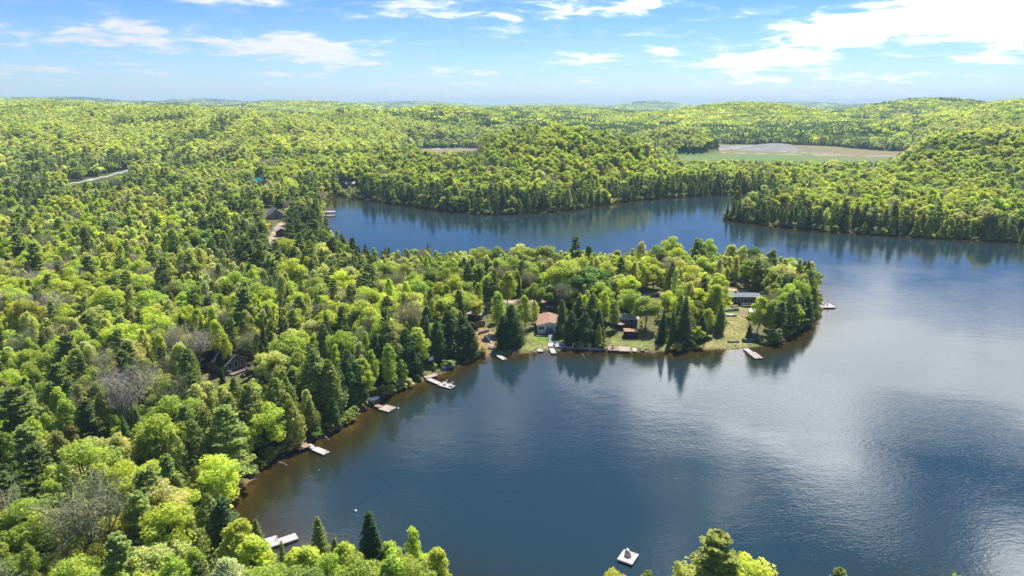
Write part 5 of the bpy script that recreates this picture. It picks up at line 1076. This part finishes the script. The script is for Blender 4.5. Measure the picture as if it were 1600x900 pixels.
gable('forest_house', 'olive house with charcoal gable roof among the trees in the left wood', 353, 574, R(-33), 10.4, 7.4, 2.6, 2.2, M_WALLO, M_ROOFD,
      wins=[('front', 2.8, 1.7, 1.5, 1.2), ('front', -1.2, 1.7, 1.2, 1.2), ('right', -2.0, 1.7, .9, 1.9), ('right', 0, 1.7, .9, 1.9), ('right', 2.0, 1.7, .9, 1.9)], door=('front', -3.6, 1.1, .9, 2.1), deck=(5.25, 7.6, -3.2, 3.2, .35))
wc = gable('lakeside_cottage', 'white cottage with low brown shingle roof and lawn facing the lake', 857.5, 514, R(-90), 11.0, 8.4, 2.6, 1.1, M_WHITE, M_ROOFB, wins=[('right', -2.9, 1.45, 1.9, 1.1), ('right', 2.9, 1.45, 1.9, 1.1), ('right', -.75, 2.0, .8, .8), ('right', .75, 2.0, .8, .8), ('front', 1.5, 1.5, 1.2, 1.0), ('back', 1.5, 1.5, 1.2, 1.0)], door=('right', 0, .9, 2.6, 1.5), over=.5)
M2 = MB()
for i in range(5): M2.box(5.5 + .35 * i, 5.5 + .35 * (i + 1) - .003, -1.6, 1.6, -1, .75 - .18 * i)
M2.build('steps', M_BLUEST, wc)
M3 = MB(); M3.box(-5.2, -1.5, 4.22, 7.0, -1, 2.5); M3.build('side_wing', M_WHITE, wc); MB().add([(-5.6, 4.0, 3.3), (-1.1, 4.0, 3.3), (-1.1, 7.4, 2.6), (-5.6, 7.4, 2.6), (-5.6, 4.0, 3.45), (-1.1, 4.0, 3.45), (-1.1, 7.4, 2.75), (-5.6, 7.4, 2.75)], [(0, 1, 2, 3), (4, 7, 6, 5), (0, 4, 5, 1), (1, 5, 6, 2), (2, 6, 7, 3), (3, 7, 4, 0)]).build('wing_roof', M_ROOFB, wc)
gable('long_house', 'long low blue-black house with grey roof near the peninsula tip', 1157, 474, R(-2), 12.0, 6.0, 2.9, .55, M_WALLD, M_ROOFG, wins=[('front', -4.3, 1.5, 1.4, 1.3), ('front', -1.8, 1.5, 1.6, 1.3), ('front', 3.4, 1.5, 1.6, 1.2), ('right', 0, 1.5, 1.4, 1.2)], door=('front', .9, 1.15, 1.7, 2.1), deck=(-1.2, 6.2, -5.6, -3.8, .45), chimney=(-2, 1), over=.5)
gable('annex', 'low grey-roofed outbuilding half hidden right of the long blue-black house', 1197, 471, R(-12), 6.0, 4.0, 2.0, .7, M_WALLD, M_ROOFG, wins=[('front', 0, 1.2, 1.2, .8)], cat='outbuilding')
gable('white_roofed_shed', 'dark shed with white roof on the slope below the long house', 1181, 497, R(-6), 5.2, 3.6, 2.4, .8, M_WALLD, M_ROOFL, wins=[('left', 0, 1.4, .9, .9)], door=('front', -1.0, 1.05, 1.0, 2.0), cat='shed')
gable('light_roofed_cottage', 'cottage with weathered light grey roof left of the rounded maple', 975, 507, R(2), 8.6, 5.6, 2.2, 1.2, M_WALLS, M_ROOFL, wins=[('front', -2.4, 1.3, 1.5, 1.1), ('front', 2.2, 1.3, 1.5, 1.1)], door=('front', 0, 1.05, 1.0, 2.0))
gable('hill_hut', 'small slate-blue hut with pale roof above the retaining walls', 743, 499, R(-18), 5.0, 3.6, 2.0, .6, M_WALLS, M_ROOFL, wins=[('front', 0.6, 1.2, 1.2, .9)], door=('right', 0, 1.0, .9, 1.9), cat='hut')
gable('grey_roofed_house', 'far house with steep pale grey gable roof above the left bay', 430, 341, R(-62), 11.0, 9.0, 3.0, 3.6, M_WALLT, M_ROOFG, wins=[('right', 0, 2.2, 2.4, 2.2), ('front', -2, 1.6, 1.6, 1.3), ('front', 2, 1.6, 1.6, 1.3)])
gable('small_cabin', 'small cabin with pale roof and red-brown wall in the far left wood', 438, 369, R(-60), 5.0, 4.4, 3.2, 1.3, M_WALLBR, M_ROOFL, wins=[('right', 0, 1.6, 1.2, 1.0)], cat='cabin')
gable('teal_roofed_cabin', 'distant cabin with teal metal roof in the far left wood', 407, 292, R(-15), 8.5, 7.0, 5.5, 2.4, M_WHITE, M_ROOFT, wins=[('front', 0, 2.5, 1.8, 1.4)], cat='cabin')
gable('clearing_cabin', 'tiny pale cabin in the clearing behind the far left bay', 548, 292, R(10), 8.0, 6.0, 3.0, 1.4, M_WALLT, M_ROOFL, wins=[('front', -2, 1.5, 1.2, 1), ('front', 2, 1.5, 1.2, 1)], cat='cabin')
# flat-roofed dark shed with terracotta top
p = on_ground(985, 527); sh = thing('flat_roofed_shed', 'blue-black shed with flat terracotta roof on the lawn left of the rounded maple', 'shed', (p.x, p.y, p.z), R(-4))
MB().box(-2.3, 2.3, -1.5, 1.5, -1, 2.3).build('wall', M_WALLK, sh); MB().box(-2.5, 2.5, -1.75, 1.75, 2.302, 2.46).build('roof', M_ROOFX, sh)
for x_ in (-2.45, -1.2, 0, 1.2, 2.45): MB().box(x_ - .05, x_ + .05, -1.78, -1.7, 2.463, 3.2).build('rail_post', M_DECKB, sh)
MB().box(-2.5, 2.5, -1.79, -1.69, 3.203, 3.28).build('rail', M_DECKB, sh); f_ = MB().box(-.9, .1, -1.56, -1.503, -.2, 1.7).build('door', M_WALLD, sh); MB().box(-.05, 0, -1.6, -1.563, .8, .9).build('handle', M_METAL, f_)
# walls, steps and terraces
def terrace(name, label, u0, v0, u1, v1, h, m_, th=.35, cat='wall'):
    a_, b2 = on_ground(u0, v0), on_ground(u1, v1); d = b2 - a_; L = math.hypot(d.x, d.y); rz = math.atan2(d.y, d.x); o = thing(name, label, cat, (a_.x, a_.y, a_.z), rz); n = max(2, int(h / .3))
    for i in range(n): MB().box(0, L, -th / 2 - .012 * (i % 2), th / 2, -.6 if i == 0 else h * i / n + .006, h * (i + 1) / n).build('course', m_, o)
    return o
terrace('retaining_wall', 'upper brown timber retaining wall below the small slate-blue hut', 743, 512, 758, 511, 2.2, M_DECKB)
terrace('retaining_wall', 'lower pale stone retaining wall below the brown timber one', 748, 523, 764, 518, 1.1, M_GREYST)
terrace('garden_wall', 'low grey timber wall across the slope left of the white-roofed shed', 1131, 487, 1154, 485.5, .8, M_GREYST)
terrace('lawn_edging', 'low pale stone edging at the front of the white cottage lawn', 838, 526, 858, 526.8, .35, M_WALLT)
terrace('seawall', 'low concrete wall under the dark cedar clump right of the patio', 885, 545.2, 948, 547.4, .5, M_GREYST)
def steps(label, u0, v0, u1, v1, w_, m_, n=7):
    a_, b2 = on_ground(u0, v0), on_ground(u1, v1); d = b2 - a_; L = math.hypot(d.x, d.y); rz = math.atan2(d.y, d.x); o = thing('garden_steps', label, 'steps', (a_.x, a_.y, a_.z), rz); rise = max(.9, d.z)
    for i in range(n): MB().box(L * i / n, L * (i + 1) / n - .02, -w_ / 2, w_ / 2, -.5, rise * (i + 1) / n).build('step', m_, o)
steps('grey steps from the patio up to the white cottage lawn', 861, 535, 860, 526, 1.5, M_GREYST)
steps('brown wooden steps beside the white-roofed shed', 1160, 497, 1160, 486, 2.4, M_DECKB, 8)
steps('pale wooden steps climbing left of the picnic table', 768, 536, 759, 526, .9, M_WHITE, 6)
dock('pale concrete patio at the water in front of the white cottage', [([(856.7, 541), (856.7, 535.3), (883.4, 536.2), (884, 542)], .95, M_DECKW, 'post')], name='patio', cat='patio')

# ---------------------------------------------------------------- small things
def chair(label, p, rz, m_, group=None, s=1.0):
    o = thing('chair', label, 'chair', p, rz, group); o.scale = (s, s, s)
    MB().box(-.3, .3, -.28, .32, .36, .42).build('seat', m_, o); MB().box(-.3, .3, -.03, .03, 0, .75, 0, (0, .36, .38), R(-16)).build('backrest', m_, o)
    for sx_ in (-1, 1):
        MB().box(sx_ * .36 - .06, sx_ * .36 + .06, -.3, .34, .58, .62).build('armrest', m_, o)
        for sy_ in (-1, 1): MB().box(sx_ * .33 - .04, sx_ * .33 + .04, sy_ * .26 - .04, sy_ * .26 + .04, 0, .58).build('leg', m_, o)
    return o
def on(u, v, z): x, y = at(u, v, z); return (x, y, z)
chair('white chair on the L-shaped dock, left of the pair', on(695, 601, .455), R(-60), M_WHITE, s=1.25)
chair('white chair on the L-shaped dock, right of the pair', on(704, 603.5, .455), R(-75), M_WHITE, s=1.25)
chair('left turquoise chair on the cottage patio', on(867, 538.5, .96), R(170), M_TEAL, s=1.3)
chair('right turquoise chair on the cottage patio', on(878, 539, .96), R(190), M_TEAL, s=1.3)
chair('orange-red chair at the left end of the brown landing', tuple(on_ground(455, 702.5)), R(-140), M_RED, s=1.5)
chair('dark chair on the floating dock beyond the peninsula tip, left one', on(1286, 477.5, .505), R(-100), M_FLOAT, s=1.2)
chair('dark chair on the floating dock beyond the peninsula tip, right one', on(1292, 477, .505), R(-120), M_FLOAT, s=1.2)
chair('tan chair on the seawall deck by the birch stems', on(958, 543.5, .76), R(160), M_BEIGE, s=1.2)
def boat(name, label, p, rz, L, W, H, hull, inside, up=True, cat='boat', tilt=0.0):
    o = thing(name, label, cat, p, rz); o.rotation_euler = (tilt, 0, rz); n = 10; V_ = []; F_ = []
    for i in range(n + 1):
        f = i / n; wd = W / 2 * max(.04, math.sin(math.pi * min(1, max(0, .06 + .94 * f))) ** .55 if name in ('canoe', 'kayak') else W / 2 * 0 + min(1, (1.02 - f) * 3.0) ** .6); x_ = -L / 2 + L * f; sh_ = H * (1 + .25 * (2 * f - 1) ** 2)
        for (yy, zz) in ((-1, sh_), (-.85, .45 * sh_), (-.4, .06), (0, 0), (.4, .06), (.85, .45 * sh_), (1, sh_)): V_.append((x_, yy * wd, zz if up else H * 1.2 - zz))
    for i in range(n):
        for k in range(6): j = i * 7 + k; F_.append((j, j + 7, j + 8, j + 1))
    F_.append(tuple(range(7))); h_ = MB().add(V_, F_).build('hull', hull, o, smooth=True); h_.modifiers.new('thick', 'SOLIDIFY').thickness = .05
    if inside:
        for f in (-.22, .18): MB().box(L * f - .15, L * f + .15, -W * .42, W * .42, H * .7, H * .76).build('bench', inside, o)
    return o
boat('canoe', 'dark green canoe lying upside down on the grass by the water', tuple(on_ground(1146, 536)), R(2), 4.2, .95, .45, M_GREENC, None, up=False, cat='canoe')
cb = boat('covered_boat', 'long boat under dark green canvas on the bank near the peninsula tip', tuple(on_ground(1176, 534.5)), R(4), 7.0, 2.1, 1.1, M_GREENC, None, up=False)
boat('rowing_boat', 'white rowing boat stood leaning above the square dock', tuple(on_ground(584.5, 625)), R(45), 3.2, 1.3, .5, M_WHITE, None, up=False, tilt=R(35))
boat('rowing_boat', 'white boat stored beside the low grey wall left of the white-roofed shed', tuple(on_ground(1143, 494)), R(8), 4.2, 1.5, .6, M_WHITE, M_GREYST)
boat('rowing_boat', 'white upturned boat on the sandy ground behind the white cottage', tuple(on_ground(860, 482)), R(-25), 3.4, 1.3, .5, M_WHITE, None, up=False)
x_, y_ = at(1001, 548, 0); boat('runabout', 'small black and white boat moored right of the grey ramp', (x_, y_, -.1), R(-60), 3.3, 1.3, .55, M_FLOAT, M_WHITE)
def table(label, p, rz, m_):
    o = thing('picnic_table', label, 'picnic table', p, rz); MB().box(-1.0, 1.0, -.4, .4, .72, .78).build('table_top', m_, o)
    for s_ in (-1, 1):
        MB().box(-1.0, 1.0, s_ * .75 - .14, s_ * .75 + .14, .42, .47).build('bench', m_, o)
        MB().box(s_ * .8 - .04, s_ * .8 + .04, -.75, .75, .34, .415).build('crossbar', m_, o)
        for t_ in (-1, 1): MB().box(-.05, .05, -.04, .04, -.42, .42, 0, (s_ * .72, t_ * .42, .3), t_ * R(28)).build('leg', m_, o)
    o.scale = (1.25,) * 3; return o
table('weathered grey picnic table on the bare slope above the small white dock', tuple(on_ground(769, 545)), R(-12), M_GREYST)
table('wooden picnic table on the lawn in front of the long house', tuple(on_ground(1148, 481)), R(5), M_DECKB)
# flagpole and flag
p = on_ground(678, 583); fp = thing('flagpole', 'slim pole with a blue and white flag on the left shore', 'flagpole', tuple(p)); MB().tube([(0, 0, -.5), (0, 0, 5.2)], [.06, .035], 6).build('pole', M_METAL, fp); MB().tube([(0, 0, 5.2), (0, 0, 5.32)], .07, 6).build('finial', M_METAL, fp)
V_ = [(-x * 1.6 / 8, .12 * math.sin(x * .9), 5.1 - z * 1.1 - .05 * x) for x in range(9) for z in (0, .5, 1)]
fl = MB().add(V_, [(i * 3 + k, i * 3 + 3 + k, i * 3 + 4 + k, i * 3 + 1 + k) for i in range(8) for k in range(2)]); f_ = fl.build('flag', surf('flag_cloth', (.30, .42, .72), .8, .2, var=.05, col2=(.75, .78, .82), scale=1.2), fp, smooth=True); f_.modifiers.new('thick', 'SOLIDIFY').thickness = .02
# blue tarpaulin
p = on_ground(693.5, 577); tp = thing('tarpaulin', 'bright blue tarpaulin over a low heap on the left shore', 'tarpaulin', tuple(p), R(20)); V_ = []; n = 7
for i in range(n):
    for j in range(n): a_, b2 = i / (n - 1) * 2 - 1, j / (n - 1) * 2 - 1; V_.append((a_ * 1.15, b2 * .8, max(.03, .75 * (1 - a_ ** 4) * (1 - b2 ** 4) + rng.normal(0, .05))))
MB().add(V_, [(i * n + j, (i + 1) * n + j, (i + 1) * n + j + 1, i * n + j + 1) for i in range(n - 1) for j in range(n - 1)]).build('sheet', M_BLUE, tp)
p = on_ground(859, 462); bn = thing('blue_banner', 'small blue banner on a post by the sandy road behind the white cottage', 'banner', tuple(p)); MB().tube([(0, 0, -.4), (0, 0, 5.2)], .06, 6).build('post', M_WHITE, bn); MB().box(.08, 1.5, -.03, .03, 3.1, 5.1).build('cloth', M_BLUE, bn)
# beige umbrella at the light-roofed cottage
p = on_ground(970, 514); um = thing('garden_umbrella', 'pale beige umbrella between the light-roofed cottage and the flat-roofed shed', 'umbrella', tuple(p)); MB().tube([(0, 0, -.2), (0, 0, 2.5)], .04, 6).build('pole', M_METAL, um)
MB().add([(math.cos(k * .785) * 1.5, math.sin(k * .785) * 1.5, 2.0) for k in range(8)] + [(0, 0, 2.55)], [(k, (k + 1) % 8, 8) for k in range(8)]).build('canopy', M_BEIGE, um)
# car behind the long house
def car(label, u, v, rz, paint):
    p = on_ground(u, v); o = thing('parked_car', label, 'car', tuple(p), rz)
    V_ = []; prof = [(-2.2, .45, .85), (-2.1, .35, .98), (-1.3, .3, 1.02), (1.0, .3, 1.0), (2.0, .33, .85), (2.25, .45, .7)]
    for x, z0, z1 in prof: V_ += [(x, -.88, z0), (x, .88, z0), (x, .86, z1), (x, -.86, z1)]
    MB().add(V_, [(i * 4 + k, (i + 1) * 4 + k, (i + 1) * 4 + (k + 1) % 4, i * 4 + (k + 1) % 4) for i in range(5) for k in range(4)] + [(0, 1, 2, 3), (23, 22, 21, 20)]).build('body', paint, o, bevel=.06)
    MB().add([(-1.9, -.8, 1.02), (.9, -.8, 1.01), (.9, .8, 1.01), (-1.9, .8, 1.02), (-1.5, -.62, 1.5), (.2, -.62, 1.5), (.2, .62, 1.5), (-1.5, .62, 1.5)], [(0, 1, 5, 4), (1, 2, 6, 5), (2, 3, 7, 6), (3, 0, 4, 7)]).build('windows', M_GLASS, o); MB().box(-1.52, .22, -.64, .64, 1.503, 1.56).build('roof', paint, o)
    for x in (-1.4, 1.4):
        for s_ in (-1, 1): w_ = MB().tube([(x, s_ * .72, .33), (x, s_ * .93, .33)], .33, 12).build('wheel', M_TYRE, o); MB().tube([(x, s_ * .931, .33), (x, s_ * .945, .33)], .18, 8).build('rim', M_METAL, w_)
    for s_ in (-1, 1): MB().box(2.2, 2.28, s_ * .6 - .18, s_ * .6 + .18, .55, .7).build('headlight', M_WHITE, o)
car('dark grey car parked behind the roof of the long blue-black house', 1179, 457, R(12), surf('dark_grey_paint', (.05, .055, .065), .3, .5, .3, var=.05))
# fallen trunks and driftwood on the left shore
for (u0, v0, u1, v1, r_, lab) in ((436, 722, 449, 727, .13, 'silver driftwood trunk reaching into the water below the brown landing'), (508, 682, 514, 688, .14, 'short pale leaning trunk at the shore right of the white two-piece dock'), (520, 672, 532, 663, .12, 'thin grey fallen trunk along the bank between the two lower docks'),
                                  (388, 752, 402, 748, .1, 'thin broken trunk at the lower lake corner'), (1216, 533, 1229, 531, .22, 'pale fallen trunk on the bank right of the covered boat'), (375, 590, 394, 580, .13, 'leaning bare trunk beside the olive house'), (378, 586, 386, 597, .11, 'second bare trunk crossing the first beside the olive house'), (909, 552, 914, 560, .08, 'dead grey branch standing out of the water below the dark cedars')):
    a_ = Vector((*at(u0, v0, .7), .7)) if v0 > 640 or u0 > 900 else on_ground(u0, v0) + Vector((0, 0, .5)); b2 = Vector((*at(u1, v1, .15), .15)) if v0 > 640 or u0 > 900 else on_ground(u1, v1) + Vector((0, 0, 1.4))
    o = thing('fallen_trunk', lab, 'fallen tree', tuple(a_)); d = b2 - a_; MB().tube([(0, 0, 0), d * .5 + Vector((0, 0, .12)), d], [r_, r_ * .8, r_ * .45], 6).build('trunk', M_LOG, o)
    MB().tube([d * .5 + Vector((0, 0, .12)), d * .62 + Vector((.3, .2, .7))], [r_ * .5, .02], 4).build('branch', M_LOG, o); MB().tube([d * .75, d * .85 + Vector((-.3, .3, .5))], [r_ * .4, .02], 4).build('branch', M_LOG, o)
# power line along the far left road
pole_px = [(-40, 278, 20), (210, 268, 20)]; a_ = Vector((px_x(-60, 700), 690, 0)); b2 = Vector((px_x(120, 735), 735, 0)); c_ = Vector((px_x(260, 820), 820, 0))
for i_, (q_, lab) in enumerate(((a_, 'wooden power pole at the left edge beside the far road'), (b2, 'wooden power pole above the pale gravel of the far left road'), (c_, 'wooden power pole where the far left road enters the trees'))):
    q_.z = G(q_.x, q_.y); o = thing('power_pole', lab, 'power pole', tuple(q_), R(30)); MB().tube([(0, 0, -1), (0, 0, 13)], [.18, .12], 6).build('pole', M_DARKW, o); MB().box(-1.2, 1.2, -.07, .07, 12.2, 12.4).build('crossarm', M_DARKW, o)
    for x in (-1.0, 0, 1.0): MB().tube([(x, 0, 12.402), (x, 0, 12.6)], .06, 5).build('insulator', M_WHITE, o)
pl = thing('power_line', 'three thin cables sagging across the far left clearing', 'power line', tuple(a_))
for k in (-1, 0, 1):
    off = Vector((k * .87, k * .5, 12.62)); pts_ = []
    for s0, s1 in ((a_, b2), (b2, c_)):
        for i in range(9): t_ = i / 8; pts_.append(s0 + (s1 - s0) * t_ + off - a_ - Vector((0, 0, 2.2 * 4 * t_ * (1 - t_))))
    MB().tube(pts_, .035, 3, cap=False).build('cable', M_METAL, pl)
# far pale water beyond the ridges
cx_, cy_ = px_x(1281, 5600), 5600; zt = max(G(cx_ + dx_, cy_ + dy_) for dx_ in (-110, 0, 110) for dy_ in (-380, 0, 380)) + 1.5
tag(MB().add([(cx_ + math.cos(k * .2618) * 120 * (1 + .15 * math.sin(k * 2.3)), cy_ + math.sin(k * .2618) * 400, zt) for k in range(24)], [tuple(range(24))]).build('distant_lake', mw), 'small bright lake far off between the ridges', kind='structure')

# ---------------------------------------------------------------- haze
mh, t = mat('haze_air'); v_ = t.new('ShaderNodeVolumePrincipled'); v_.inputs['Color'].default_value = (.54, .77, .96, 1); v_.inputs['Density'].default_value = 9e-5; v_.inputs['Anisotropy'].default_value = 0; t.l.new(v_.outputs[0], t.n['Material Output'].inputs['Volume'])
ztop = max(float(GZ.max()) + 25, CAMZ + 25)
hb = MB().box(float(gx.min()) - 50, float(gx.max()) + 50, -150, float(gy.max()) + 50, -7, ztop).build('haze', mh); tag(hb, 'thin pale air that softens the far hills', kind='stuff')
